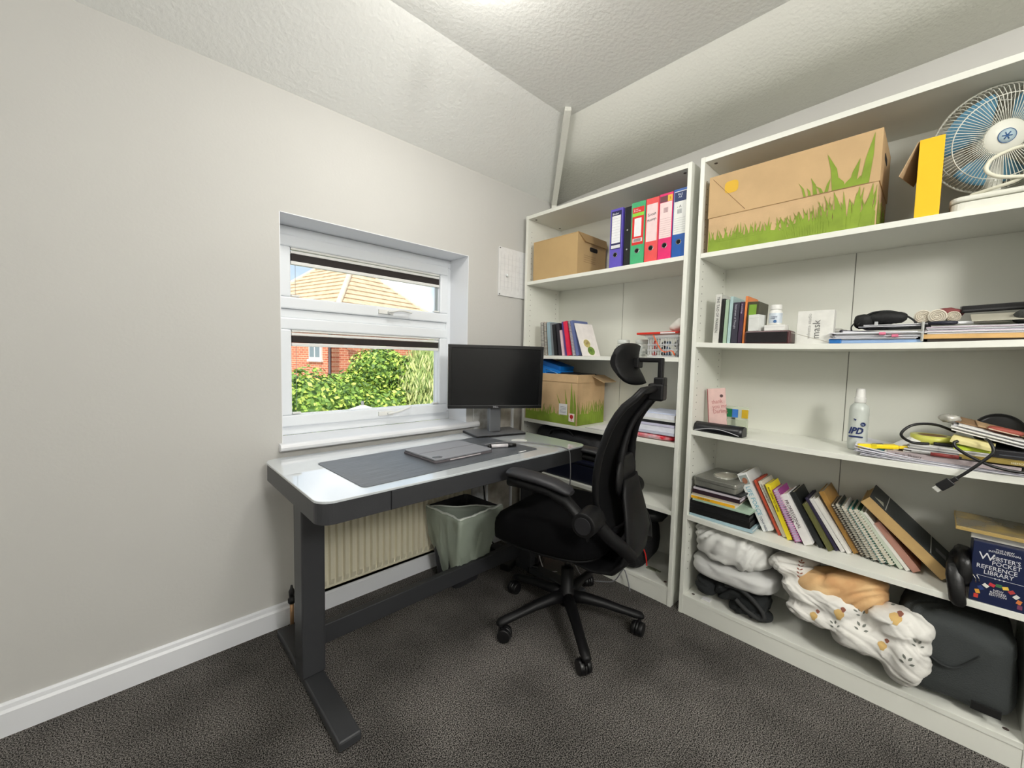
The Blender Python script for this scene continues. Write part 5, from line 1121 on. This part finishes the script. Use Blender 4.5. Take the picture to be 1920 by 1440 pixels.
box('brown_packet', C((146, 116, 84), .8), bb, .03, .14, -.12, .0, .023, .0262, .0008); box('brown_packet', C((176, 146, 110), .8), bb, .02, .12, -.17, -.05, .027, .0302, .0008, Matrix.Rotation(R(4), 4, 'Z')); box('cream_slip', C((214, 202, 180), .8), bb, .0, .06, -.13, -.07, .031, .0325, .0004)
fo = thing('crumpled_foil', 'crumpled silver and clear wrapper at the top left of the envelopes', 'wrapper', (XF+.10, -1.882, z4+.088))
MB().blob((0, 0, 0), (.035, .022, .014), nu=18, nv=10, wr=.012, ws=50).build('wrap', M('silver_wrap', (206, 204, 196), .25, metal=.3), fo)
bd = thing('black_disc', 'round black case standing at the back right of the clutter', 'case', (XF+.175, -1.99, z4+.052)); T = Matrix(((0, 0, 1, 0), (1, 0, 0, 0), (0, 1, 0, 0), (0, 0, 0, 1)))
MB().lathe([(.001, -.015), (.045, -.015), (.054, -.010), (.056, 0), (.054, .010), (.045, .015), (.001, .015)], 32, T).build('shell', C((16, 16, 18), .35), bd); MB().lathe([(.055, -.002), (.0575, -.001), (.0575, .001), (.055, .002), (.055, -.002)], 32, T, True).build('zip', C((50, 50, 54), .4), bd)
rw = thing('red_packet', 'faded red packet resting on the brown packets', 'packet', (XF+.08, -1.995, z4+.066), (R(9), 0, R(-5))); MB().blob((0, 0, 0), (.02, .035, .008), nu=16, nv=8, e=.6, wr=.003, ws=40).build('packet', C((160, 78, 66), .6), rw)
sd = thing('dark_hard_drive', 'dark glossy box under the envelopes at the far right of the fourth shelf', 'device', (XF+.045, -1.965, z3+.012)); MB().box(0, .12, -.10, 0, 0, .028).build('case', C((28, 28, 34), .3), sd, .003); box('status_strip', C((70, 74, 84), .3), sd, -.0008, 0, -.09, -.02, .012, .015)
dp = thing('display_cable', 'black display cable looping over the shelf edge with its plug dangling', 'cable', (XF, -1.9, SZ['C']))
def PC(pts): return [Vector(p)-Vector(dp.location) for p in pts]
MB().tube(smoothpath(PC([(XF+.11, -1.895, z4+.045), (XF+.07, -1.850, z4+.066), (XF+.03, -1.800, z4+.062), (XF+.015, -1.775, z4+.030), (XF+.03, -1.80, z4+.006), (XF+.04, -1.84, z4+.006)])), .0042, 8).build('rear_loop', BLACKP, dp)
pl1 = PC([(XF+.02, -2.075, .872), (XF-.010, -2.04, .862), (XF-.02, -1.98, .866), (XF-.018, -1.93, .886), (XF-.010, -1.898, .908), (XF-.006, -1.892, .922), (XF-.002, -1.90, .928)])
pl2 = PC([(XF+.02, -1.955, .940), (XF-.010, -1.962, .935), (XF-.022, -1.968, .910), (XF-.026, -1.950, .880), (XF-.028, -1.920, .840), (XF-.026, -1.896, .812)])
MB().tube(smoothpath(pl1), .0042, 8).tube(smoothpath(pl2), .0042, 8).build('lead', BLACKP, dp)
dr_ = Vector((.0, .026, -.028)).normalized(); pE = pl2[-1]
sd_ = Vector((1, 0, 0)); nn = dr_.cross(sd_); T = Matrix((sd_, nn, dr_)).transposed().to_4x4(); T.translation = pE
MB().box(-.0055, .0055, -.006, .006, -.012, .006, T).box(-.006, .006, -.012, .012, .004, .040, T).build('plug_body', BLACKP, dp, .002); MB().box(-.0035, .0035, -.009, .009, .040, .052, T).build('plug_tip', M('plug_silver', (206, 206, 200), .3, metal=.3), dp, .0008)

# shelf D
def zD(y): return sz('D', y)
z = zD(-1.22)
x0 = XF+.020
z0 = z
def fb(lab, T_, w_, col, y=-1.110, dx=0, D=.20, rz=0, **k):
    global z
    r = book(k.pop('name', 'book'), lab, k.pop('cat', 'book'), x0+dx, y, z, T_, D, w_, col, flat=True, rz=R(rz), **k); z += T_+.0006; return r
fb('pale blue and white magazines at the very bottom of the left stack', .014, .255, (168, 196, 206), pagecol=(226, 228, 228), name='magazine', cat='magazine')
fb('thick black leather folder in the left stack', .026, .245, (14, 14, 15), pagecol=(30, 30, 30), name='folder', cat='folder')
fb('second black folder, thinner, in the left stack', .018, .240, (20, 20, 22), pagecol=(60, 60, 60), name='folder', cat='folder', rz=1)
fb('third black notebook with a silver line on its edge', .014, .225, (18, 18, 20), pagecol=(120, 120, 120), name='notebook', cat='notebook', D=.18)
fb('pale green booklet sticking out to the right of the stack', .008, .235, (176, 200, 180), y=-1.120, name='booklet', cat='booklet', rz=-2, pagecol=(210, 220, 210))
r = fb('white book with a bright yellow spine strip in the left stack', .017, .185, (226, 224, 218), y=-1.112, pagecol=(230, 228, 220)); box('yellow_spine_strip', C((240, 180, 30)), r, -.0008, -.0002, -.016, -.004, .002, .183); text('spine_title', 'the book of play', (-.0011, -.012, .03), (0, 0, 1), (0, 1, 0), .008, INK, r)
fb('thin cream booklet above the yellow-striped book', .007, .190, (196, 184, 160), y=-1.118, name='booklet', cat='booklet')
fb('dark plum book with white edges in the left stack', .018, .195, (48, 30, 40), y=-1.118, pagecol=(206, 196, 206), D=.17)
fb('thin lilac-white book under the tin', .010, .190, (206, 198, 206), y=-1.122, D=.17, rz=-2)
fb('black and silver comic directly under the tin', .007, .190, (30, 30, 34), y=-1.130, D=.18, rz=-3, name='comic', cat='comic', pagecol=(150, 150, 150))
tn = thing('tin_box', 'grey metal tin with an oval window in its lid on top of the left stack', 'tin', (x0+.0, -1.122, z), R(-4))
TIN = M('pewter_tin', (142, 142, 134), .35, metal=.55, var=.12, vscale=20, bump=.3, bscale=60)
MB().prism(rrect(0, .235, -.178, 0, .010, 4), 0, .030).build('body', TIN, tn, .002); MB().prism(rrect(-.002, .237, -.180, .002, .012, 4), .022, .040).build('lid', TIN, tn, .003)
el = [(.118+.062*math.cos(a), -.089+.046*math.sin(a)) for a in [2*PI*i/36 for i in range(36)]]
MB().tube([(a, b, .0405) for a, b in el], .0035, 6, True).build('oval_rim', M('tin_rim', (196, 196, 188), .25, metal=.7), tn); MB().prism(el, .040, .0412).build('oval_window', M('oval_film', (186, 182, 168), .4, var=.1, vscale=40), tn)
# leaning row
def lean(lab, x, y, tilt, H_, T_, col, **k):
    return book(k.pop('name', 'book'), lab, k.pop('cat', 'book'), x, y, zD(y)+k.pop('dz', 0), T_, k.pop('D', .15), H_, col, tilt, **k)
r = lean('white paperback with a portrait and pale blue title, leaning against the stack', -.115, -1.388, 27, .245, .038, (224, 226, 224), D=.17, title='LIFE FORCE', tcol=(96, 166, 186), ts=.024, tz=.188)
text('subtitle', 'TONY REES', (-.0006, -.011, .062), (0, 0, -1), (0, -1, 0), .012, C((40, 60, 90)), r); box('portrait', C((150, 160, 156)), r, -.0008, 0, -.034, -.004, .195, .236)
MB().prism([(.010*math.cos(a), .013*math.sin(a)) for a in [2*PI*i/18 for i in range(18)]], 0, .0006, Matrix(((0, 0, 1, -.0015), (1, 0, 0, -.019), (0, 1, 0, .212), (0, 0, 0, 1)))).build('portrait_head', C((150, 100, 76)), r)
lean('brick-red thin paperback leaning next to the white one', -.105, -1.440, 26.5, .228, .011, (190, 78, 52), D=.16)
lean('cream paperback between the brick-red and yellow books', -.11, -1.456, 26, .228, .014, (220, 212, 196), D=.15, title='YOUR FUTURE SELF', tcol=(60, 60, 70), ts=.009)
lean('yellow paperback with black lettering', -.125, -1.476, 24, .222, .017, (240, 220, 40), D=.13, title='AND HOW TO THINK', tcol=(30, 30, 30), ts=.010)
lean('purple spiral notebook with a white coil', -.135, -1.502, 25, .208, .022, (150, 60, 130), D=.14, spiral=(214, 150, 190), pagecol=(200, 190, 214), name='spiral_notebook', cat='notebook')
lean('white book with dark serif title, right of the purple notebook', -.13, -1.532, 28, .198, .030, (230, 228, 226), D=.15, title='PROFESSIONAL\n    INVESTER', tcol=(70, 50, 60), ts=.0165, cover2=(150, 60, 90), tz=.175)
lean('thick black hardback leaning behind the white-titled book', -.11, -1.574, 29, .215, .018, (22, 26, 26), D=.16)
lean('olive green paperback leaning on the thick black hardback', -.12, -1.604, 30, .180, .013, (96, 96, 52), D=.13)
lean('dark book with a purple back board', -.095, -1.622, 31, .205, .010, (40, 34, 60), D=.15)
lean('white hardback leaning right of the purple-backed book', -.09, -1.638, 32, .205, .013, (216, 214, 210), D=.16)
lean('second white hardback of the pair', -.09, -1.656, 32.5, .210, .012, (222, 220, 214), D=.15)
lean('tall tan folder sticking up behind the white hardbacks', -.07, -1.672, 30, .235, .018, (170, 128, 62), D=.17, name='folder', cat='folder')
lean('dark spiral notebook with brown coil, first of the spiral row', -.085, -1.694, 30.5, .195, .012, (96, 78, 56), D=.15, spiral=(60, 48, 40), name='spiral_notebook', cat='notebook')
lean('black spiral notebook, second of the spiral row', -.09, -1.710, 30.5, .203, .014, (40, 44, 40), D=.15, spiral=(190, 188, 176), name='spiral_notebook', cat='notebook')
lean('grey-white spiral notebook, third of the spiral row', -.10, -1.729, 31, .202, .016, (196, 194, 186), D=.15, spiral=(206, 204, 194), name='spiral_notebook', cat='notebook', cover2=(60, 80, 72))
lean('teal spiral notebook, fourth of the spiral row', -.105, -1.750, 31.5, .198, .016, (20, 110, 104), D=.15, spiral=(222, 220, 212), name='spiral_notebook', cat='notebook')
lean('dark green spiral notebook, fifth of the spiral row', -.105, -1.772, 33, .204, .018, (30, 90, 64), D=.15, spiral=(218, 218, 206), name='spiral_notebook', cat='notebook')
lean('pale grey-green thin book beyond the spiral row', -.10, -1.796, 35, .205, .012, (196, 204, 186), D=.15)
lean('white thin book beyond the pale grey-green one', -.10, -1.813, 36.5, .207, .011, (224, 222, 214), D=.15)
lean('dusty pink notebook under the black binder', -.10, -1.830, 39, .175, .022, (176, 128, 112), D=.15, pagecol=(190, 150, 130), name='notebook', cat='notebook')
bx = lean('thick black binder with kraft page edge leaning over the right end of the row', -.115, -1.895, 46.5, .292, .034, (190, 158, 104), D=.20, hard=.003, dz=.006, pagecol=(190, 158, 104), name='binder', cat='binder')
MB().box(-.001, .201, -.038, -.0342, -.001, .293).build('black_cover', M('black_leatherette', (30, 34, 34), .5, bump=.2, bscale=300), bx, .001)
box('silver_line', C((190, 190, 180), .4), bx, .0, .2, -.0386, -.038, .235, .2375); box('silver_line', C((190, 190, 180), .4), bx, .0, .2, -.0386, -.038, .075, .0775); box('square_sticker', C((96, 100, 102), .4), bx, .07, .11, -.0386, -.038, .025, .060)
MB().add([(.02, -.0386, .245), (.06, -.0386, .25), (.035, -.0386, .28), (.02, -.038, .245), (.06, -.038, .25), (.035, -.038, .28)], [(0, 1, 2), (3, 5, 4), (0, 3, 4, 1), (1, 4, 5, 2), (2, 5, 3, 0)]).build('triangle_logo', C((170, 168, 150)), bx)
um = thing('black_glove', 'black leather pouch with a long strap hanging down over the shelf front', 'pouch', (XF+.02, -1.925, zD(-1.92)))
BL = M('black_leather', (12, 12, 13), .38, bump=.2, bscale=120)
MB().blob((.05, -.012, .075), (.07, .028, .060), nu=22, nv=14, e=.8, wr=.010, ws=20).build('body', BL, um)
rs = []
for (x, y, z_, w_) in ((.03, .005, .105, .014), (.0, .008, .09, .018), (-.022, .006, .06, .020), (-.030, .0, .02, .019), (-.032, -.004, -.01, .0185), (-.030, -.006, -.022, .012)): rs.append([Vector((x+.010*math.cos(t), y+w_*math.sin(t), z_)) for t in [2*PI*i/12 for i in range(12)]])
MB().rings(rs).build('strap', BL, um)
g = MB(); [g.tube([(-.024+k*.004, -.028-k*.007, .085), (-.030+k*.004, -.034-k*.007, .075), (-.024+k*.004, -.036-k*.007, .062)], .0016, 5) for k in range(2)]; g.build('metal_ring', CHROME, um)
wr_ = thing('reference_book', 'navy boxed reference set with white title and an arc of flags', 'book', (XF+.006, -1.950, zD(-2.0)))
NV = M('navy_slipcase', (22, 32, 66), .3)
MB().box(0, .10, -.106, 0, 0, .180).build('slipcase', NV, wr_, .0015)
WT = C((222, 222, 226), .5)
for s_, zz, ts, dy in (('THE NEW\nINTERNATIONAL', .163, .0078, -.060), ):
    text('title', s_, (-.0008, dy, zz), (0, -1, 0), (0, 0, 1), ts, WT, wr_, 'CENTER')
for s_, zz, ts, yy in (("W", .130, .030, -.012),): text('title', s_, (-.0008, yy, zz), (0, -1, 0), (0, 0, 1), ts, WT, wr_)
text('title', "EBSTER'S", (-.0008, -.038, .134), (0, -1, 0), (0, 0, 1), .0165, WT, wr_, sx=.82)
text('title', 'POCKET', (-.0008, -.038, .119), (0, -1, 0), (0, 0, 1), .0175, WT, wr_, sx=.82)
text('title', 'REFERENCE', (-.0008, -.009, .103), (0, -1, 0), (0, 0, 1), .0175, WT, wr_, sx=.86)
text('title', 'LIBRARY', (-.0008, -.024, .088), (0, -1, 0), (0, 0, 1), .0175, WT, wr_, sx=.86)
box('rule', WT, wr_, -.0008, 0, -.100, -.010, .0800, .0806); g = MB(); [g.cyl((-.0012, -.047-.008*i, .0803), (-.0002, -.047-.008*i, .0803), .0018, n=8) for i in range(3)]; g.build('dots', WT, wr_)
text('subtitle', 'NEW\nREVISED\nEDITION', (-.0008, -.055, .043), (0, -1, 0), (0, 0, 1), .0085, WT, wr_, 'CENTER')
fc = [(200, 60, 50), (224, 160, 60), (40, 60, 120), (230, 228, 220), (190, 50, 60), (60, 110, 70), (226, 190, 80), (180, 60, 60), (214, 214, 210), (206, 120, 60), (120, 60, 90)]
for i in range(11):
    a = PI*(1-i/10); T = Matrix(((0, 0, 1, -.0008), (-math.sin(a), -math.cos(a), 0, -.055+.041*-math.cos(a)*-1*-1), (-math.cos(a)*-1*-1, math.sin(a), 0, .018+.048*math.sin(a)), (0, 0, 0, 1)))
    T = Matrix.Translation((-.0008, -.055-.041*-math.cos(a)*-1, .016+.046*math.sin(a))) @ Matrix.Rotation(a-PI/2, 4, 'X')
    MB().box(0, .0007, -.0058, .0058, -.0045, .0045, T).build('flag', C(fc[i], .5), wr_)
zz = zD(-2.0)+.181
r = book('paperback', 'white paperback lying on the navy boxed set', 'book', XF+.03, -1.945, zz, .016, .14, .108, (226, 224, 214), flat=True); zz += .0165
r = book('magazine', 'curved-edge brochure with a sunset landscape photograph on its cover, on the white paperback', 'brochure', XF+.010, -1.912, zz+.004, .010, .19, .155, (176, 150, 90), flat=True, pagecol=(206, 206, 210))
MB().box(.002, .188, .0002, .0012, .002, .153).build('cover_photo', M('sunset_photo', (76, 84, 96), .25, col2=(184, 156, 80), vscale=7, coat=.5), r)
r['label'] = 'brochure with dusky landscape photograph lying on the white paperback'

# shelf E: bedding and clothes
zE = SZ['E']
COT = M('white_cotton', (226, 226, 222), .9, bump=.2, bscale=60)
def ridge(q, d1, d2, f1, f2, seed):
    a = q.dot(d1)*f1; b = q.dot(d2)*f2; b += 2.2*noise.noise(q*5+Vector((seed, 0, 0)))
    r = 1-abs(noise.noise(Vector((a, b, seed))))*2.6
    return max(0, r)**1.6
def wrinkled(c, rad, e, seed, wr=.012, nu=96, nv=48, fold=((.2, .5, -1), 24)):
    m = MB(); c = Vector(c); rs = []
    d2 = Vector(fold[0]).normalized(); d1 = d2.orthogonal().normalized() if abs(d2.x) > .9 else d2.cross(Vector((1, 0, 0))).normalized()
    def pw(x): return math.copysign(abs(x)**e, x)
    for i in range(1, nv):
        t = -PI/2+PI*i/nv; ring = []
        for j in range(nu):
            a = 2*PI*j/nu; d = Vector((pw(math.cos(t))*pw(math.cos(a)), pw(math.cos(t))*pw(math.sin(a)), pw(math.sin(t))))
            p = Vector((d.x*rad[0], d.y*rad[1], d.z*rad[2])); q = p+c
            w_ = .9*noise.noise(q*7+Vector((seed, 0, 0)))+.35*noise.noise(q*18+Vector((seed, 5, 0)))-.9*ridge(q, d1, d2, 4, fold[1], seed)
            ring.append(c+p+p.normalized()*wr*w_)
        rs.append(ring)
    return m.rings(rs)
pi1 = wrinkled((0, 0, 0), (.15, .165, .082), .62, 2, .020, fold=((.1, 1, .75), 30)).build('pillow', COT, None); pi1.location = (-.058, -1.272, .350); tag(pi1, 'white wrinkled pillow on top, squeezed into the left of the bottom shelf', 'pillow')
pi2 = wrinkled((0, 0, 0), (.15, .172, .044), .55, 4, .009, fold=((.2, .3, 1), 16)).build('folded_duvet', M('white_cotton_flat', (206, 206, 204), .9), None); pi2.location = (-.050, -1.285, .236); tag(pi2, 'flattened white duvet folded under the wrinkled pillow', 'duvet')
jk = thing('black_jacket', 'crumpled black jacket bundled on the bottom shelf below the white pillow', 'jacket', (-.09, -1.30, zE))
JB = M('black_jacket_cloth', (30, 33, 34), .85, bump=.5, bscale=120)
m = MB()
a_ = wrinkled((-.03, .115, .062), (.058, .048, .042), .8, 7, .012, 40, 24); b_ = wrinkled((.0, -.02, .060), (.085, .125, .048), .75, 9, .026, 80, 40, ((0, 1, .6), 26)); c_ = wrinkled((-.05, -.065, .028), (.055, .085, .026), .8, 12, .018, 60, 30, ((0, 1, .5), 24))
for q in (a_, b_, c_):
    o = len(m.v); m.v += q.v; m.f += [[i+o for i in f] for f in q.f]; m.m += q.m; m.sm += q.sm
m.build('cloth', JB, jk)
MB().tube(smoothpath([(-.07, .03, .10), (-.085, -.03, .115), (-.088, -.09, .085), (-.09, -.125, .045), (-.092, -.11, .025), (-.098, -.06, .045), (-.095, -.02, .07)]), .009, 7).build('rolled_hem', M('black_hem', (46, 47, 47), .8), jk)
MB().box(-.085, -.06, .085, .12, .001, .006).build('care_label', PAPER, jk, .001)
# patterned blanket
bl = thing('patterned_blanket', 'white muslin blanket printed with brown sprigs and grey leaves spilling over the bottom shelf', 'blanket', (-.06, -1.66, zE))
MUS = M('white_muslin', (226, 224, 218), .92, bump=.3, bscale=70)
m = MB()
parts = [((-.03, .165, .265), (.12, .085, .045), .8, 3, .012), ((-.07, .06, .195), (.11, .145, .055), .75, 5, .016), ((-.09, .03, .135), (.11, .150, .045), .75, 8, .016),
         ((-.10, -.075, .125), (.10, .120, .065), .8, 11, .016), ((-.11, -.150, .215), (.09, .085, .062), .85, 14, .016), ((-.13, -.165, .120), (.075, .075, .105), .9, 17, .012), ((-.03, -.20, .200), (.06, .07, .05), .8, 19, .01)]
for c, rd, e, sd_, w_ in parts:
    q = wrinkled(c, rd, e, sd_, w_*.6, 48, 24, ((.2, 1, .8), 16)); o = len(m.v); m.v += q.v; m.f += [[i+o for i in f] for f in q.f]; m.m += q.m; m.sm += q.sm
for v_ in m.v: v_.z = max(v_.z, .004)
blo = m.build('cloth', MUS, bl)
rm = blo.modifiers.new('r', 'REMESH'); rm.mode = 'VOXEL'; rm.voxel_size = .0048; rm.use_smooth_shade = True
sm_ = blo.modifiers.new('sm', 'SMOOTH'); sm_.iterations = 8; sm_.factor = .5
bpy.context.view_layer.update()
me_ = bpy.data.meshes.new_from_object(blo.evaluated_get(bpy.context.evaluated_depsgraph_get())); blo.modifiers.clear(); blo.data = me_
nrm = [v.normal.copy() for v in me_.vertices]; D2 = Vector((.1, .75, .8)).normalized(); D1 = D2.cross(Vector((1, 0, 0))).normalized(); D4 = Vector((.1, -.5, .9)).normalized(); D3 = D4.cross(Vector((1, 0, 0))).normalized()
for v, n_ in zip(me_.vertices, nrm):
    q = v.co.copy(); f = min(1, max(0, (q.z-.01)/.03))
    k = 1/(1+math.exp((q.y+.03)*40))
    v.co = q+n_*f*(.007*noise.noise(q*14)-.014*(ridge(q, D1, D2, 4, 11, 3)*(1-k)+ridge(q, D3, D4, 4, 10, 8)*k)-.003*ridge(q, D1, D4, 5, 26, 5))
for p_ in me_.polygons: p_.use_smooth = True
me_.update()
tn_ = wrinkled((0, 0, 0), (.10, .135, .072), .72, 21, .018, 90, 44, ((.3, .6, 1), 18)).build('tan_cloth', M('tan_fleece', (206, 158, 108), .9, col2=(224, 190, 140), vscale=9, bump=.3, bscale=80), None); tn_.location = (-.115, -1.655, zE+.235); tn_.rotation_euler = (R(-14), 0, 0); tag(tn_, 'tan and orange fleece bundled in the middle of the white blanket', 'cloth')
bpy.context.view_layer.update()
dg = bpy.context.evaluated_depsgraph_get(); bv = BVHTree.FromObject(blo, dg)
Wm = blo.matrix_world.copy() if blo.parent is None else Matrix.Translation(bl.location)
CAMP = Vector((-2.0077, -1.8409, 1.1477)); Wi = Wm.inverted()
def decal(name, shapes, cy, cz, mat, rot=0, sc=1):
    """print pressed on to the cloth: every shape vertex is dropped on to the surface along +x (and slightly down)"""
    d = Vector((1, 0, -.45)).normalized(); m = MB(); e1 = Vector((0, -1, 0)); e2 = e1.cross(d).normalized(); e2 = e2 if e2.z > 0 else -e2
    c = Vector((-.5, cy, cz+.2)); ok = False
    for pts in shapes:
        k_ = len(pts); mx, my = sum(p[0] for p in pts)/k_, sum(p[1] for p in pts)/k_
        big = max(abs(p[0]-mx)+abs(p[1]-my) for p in pts) > .01
        rg = (0, .5, 1) if big and k_ > 5 else (1,)
        if len(rg) > 1: pts = [(mx, my)]+[(mx+(p[0]-mx)*s, my+(p[1]-my)*s) for s in (.35, .7, 1) for p in pts]
        vs = []
        for (a, b) in pts:
            a, b = a*sc, b*sc; a, b = a*math.cos(rot)-b*math.sin(rot), a*math.sin(rot)+b*math.cos(rot)
            o = c+e1*a+e2*b; h = bv.ray_cast(Wi @ o, d)
            if h[0] is None or h[1].dot(d) > -.1: vs = None; break
            vs.append(h[0]-d*.0014)
        if vs and len(rg) > 1:
            m.add(vs, [(0, 1+i, 1+(i+1) % k_) for i in range(k_)]+[(1+r*k_+i, 1+r*k_+(i+1) % k_, 1+(r+1)*k_+(i+1) % k_, 1+(r+1)*k_+i) for r in range(2) for i in range(k_)], None, True); ok = True
        elif vs: m.add(vs, [tuple(range(len(vs)))]); ok = True
    if ok: m.build(name, mat, bl)
def leafp(x, y, a, L, w_): return [(x+math.cos(a)*L*t-math.sin(a)*w_*s, y+math.sin(a)*L*t+math.cos(a)*w_*s) for t, s in ((0, 0), (.3, .8), (.6, .9), (1, 0), (.6, -.9), (.3, -.8))]
def sprig(n=5, L=.075):
    out = [[(-.001, 0), (.001, 0), (.001, L), (-.001, L)]]
    for i in range(n): y = .008+i*L/n; out += [leafp(0, y, R(40), .014, .0028), leafp(0, y, R(140), .014, .0028)]
    return out+[leafp(0, L, R(90), .012, .0025)]
SPB = M('brown_sprig_print', (140, 88, 72), .9); LGR = M('grey_leaf_print', (116, 120, 112), .9); TAN = M('tan_print', (206, 172, 110), .9)
four = [leafp(.002, 0, R(50), .016, .004), leafp(-.004, .002, R(110), .016, .004), leafp(.004, -.012, R(20), .014, .0035), leafp(-.008, -.010, R(140), .014, .0035)]
patch = [[(.014*math.cos(a)*(1+.25*math.sin(a*3)), .017*math.sin(a)*(1+.2*math.cos(a*4))) for a in [2*PI*i/10 for i in range(10)]]]
for (y, z_, r_, s_) in ((-1.535, .275, .1, .9), (-1.575, .285, -.1, 1.0)): decal('sprig_print', sprig(), y, z_, SPB, r_, s_)
for (y, z_, r_, s_) in ((-1.84, .34, .4, 1.1), (-1.72, .185, .2, 1), (-1.71, .235, 1, .8), (-1.855, .20, .3, .8), (-1.835, .135, .1, 1), (-1.78, .31, 0, .9), (-1.65, .16, .6, .8)): decal('leaf_print', four, y, z_, LGR, r_, s_)
for (y, z_, s_) in ((-1.80, .255, 1.1), (-1.66, .20, 1), (-1.745, .275, .9), (-1.775, .15, .8), (-1.59, .16, .8)): decal('animal_patch', patch, y, z_, TAN, 0, s_); decal('animal_head_print', patch, y-.010, z_+.022, SPB, 0, s_*.5)
# grey storage bag
sb = thing('storage_bag', 'large dark grey fabric storage bag filling the right end of the bottom shelf', 'bag', (-.04, -1.935, zE))
m = wrinkled((0, 0, .145), (.145, .132, .142), .42, 31, .008, 64, 34)
for v_ in m.v: v_.z = max(v_.z, .002)
GRB = M('charcoal_fabric', (58, 62, 62), .9, bump=.4, bscale=250)
m.build('body', GRB, sb)
MB().box(-.151, -.146, -.10, -.04, .035, .06).build('label', C((14, 14, 14), .6), sb, .001); MB().tube(smoothpath([(-.146, .09, .22), (-.152, .05, .15), (-.152, .0, .14), (-.148, -.05, .20)]), .007, 6, flat=.3).build('handle', M('charcoal_webbing', (44, 47, 47), .9), sb)
wt = MB().blob((0, 0, 0), (.03, .028, .026), nu=20, nv=12, wr=.008, ws=30).build('white_cloth', COT); wt.location = (-.02, -1.885, zE+.31); tag(wt, 'scrap of white cloth between the blanket and the grey bag', 'cloth')
scene.cycles.max_bounces = 8 if hasattr(scene, 'cycles') else 0
scene.cycles.transparent_max_bounces = 16
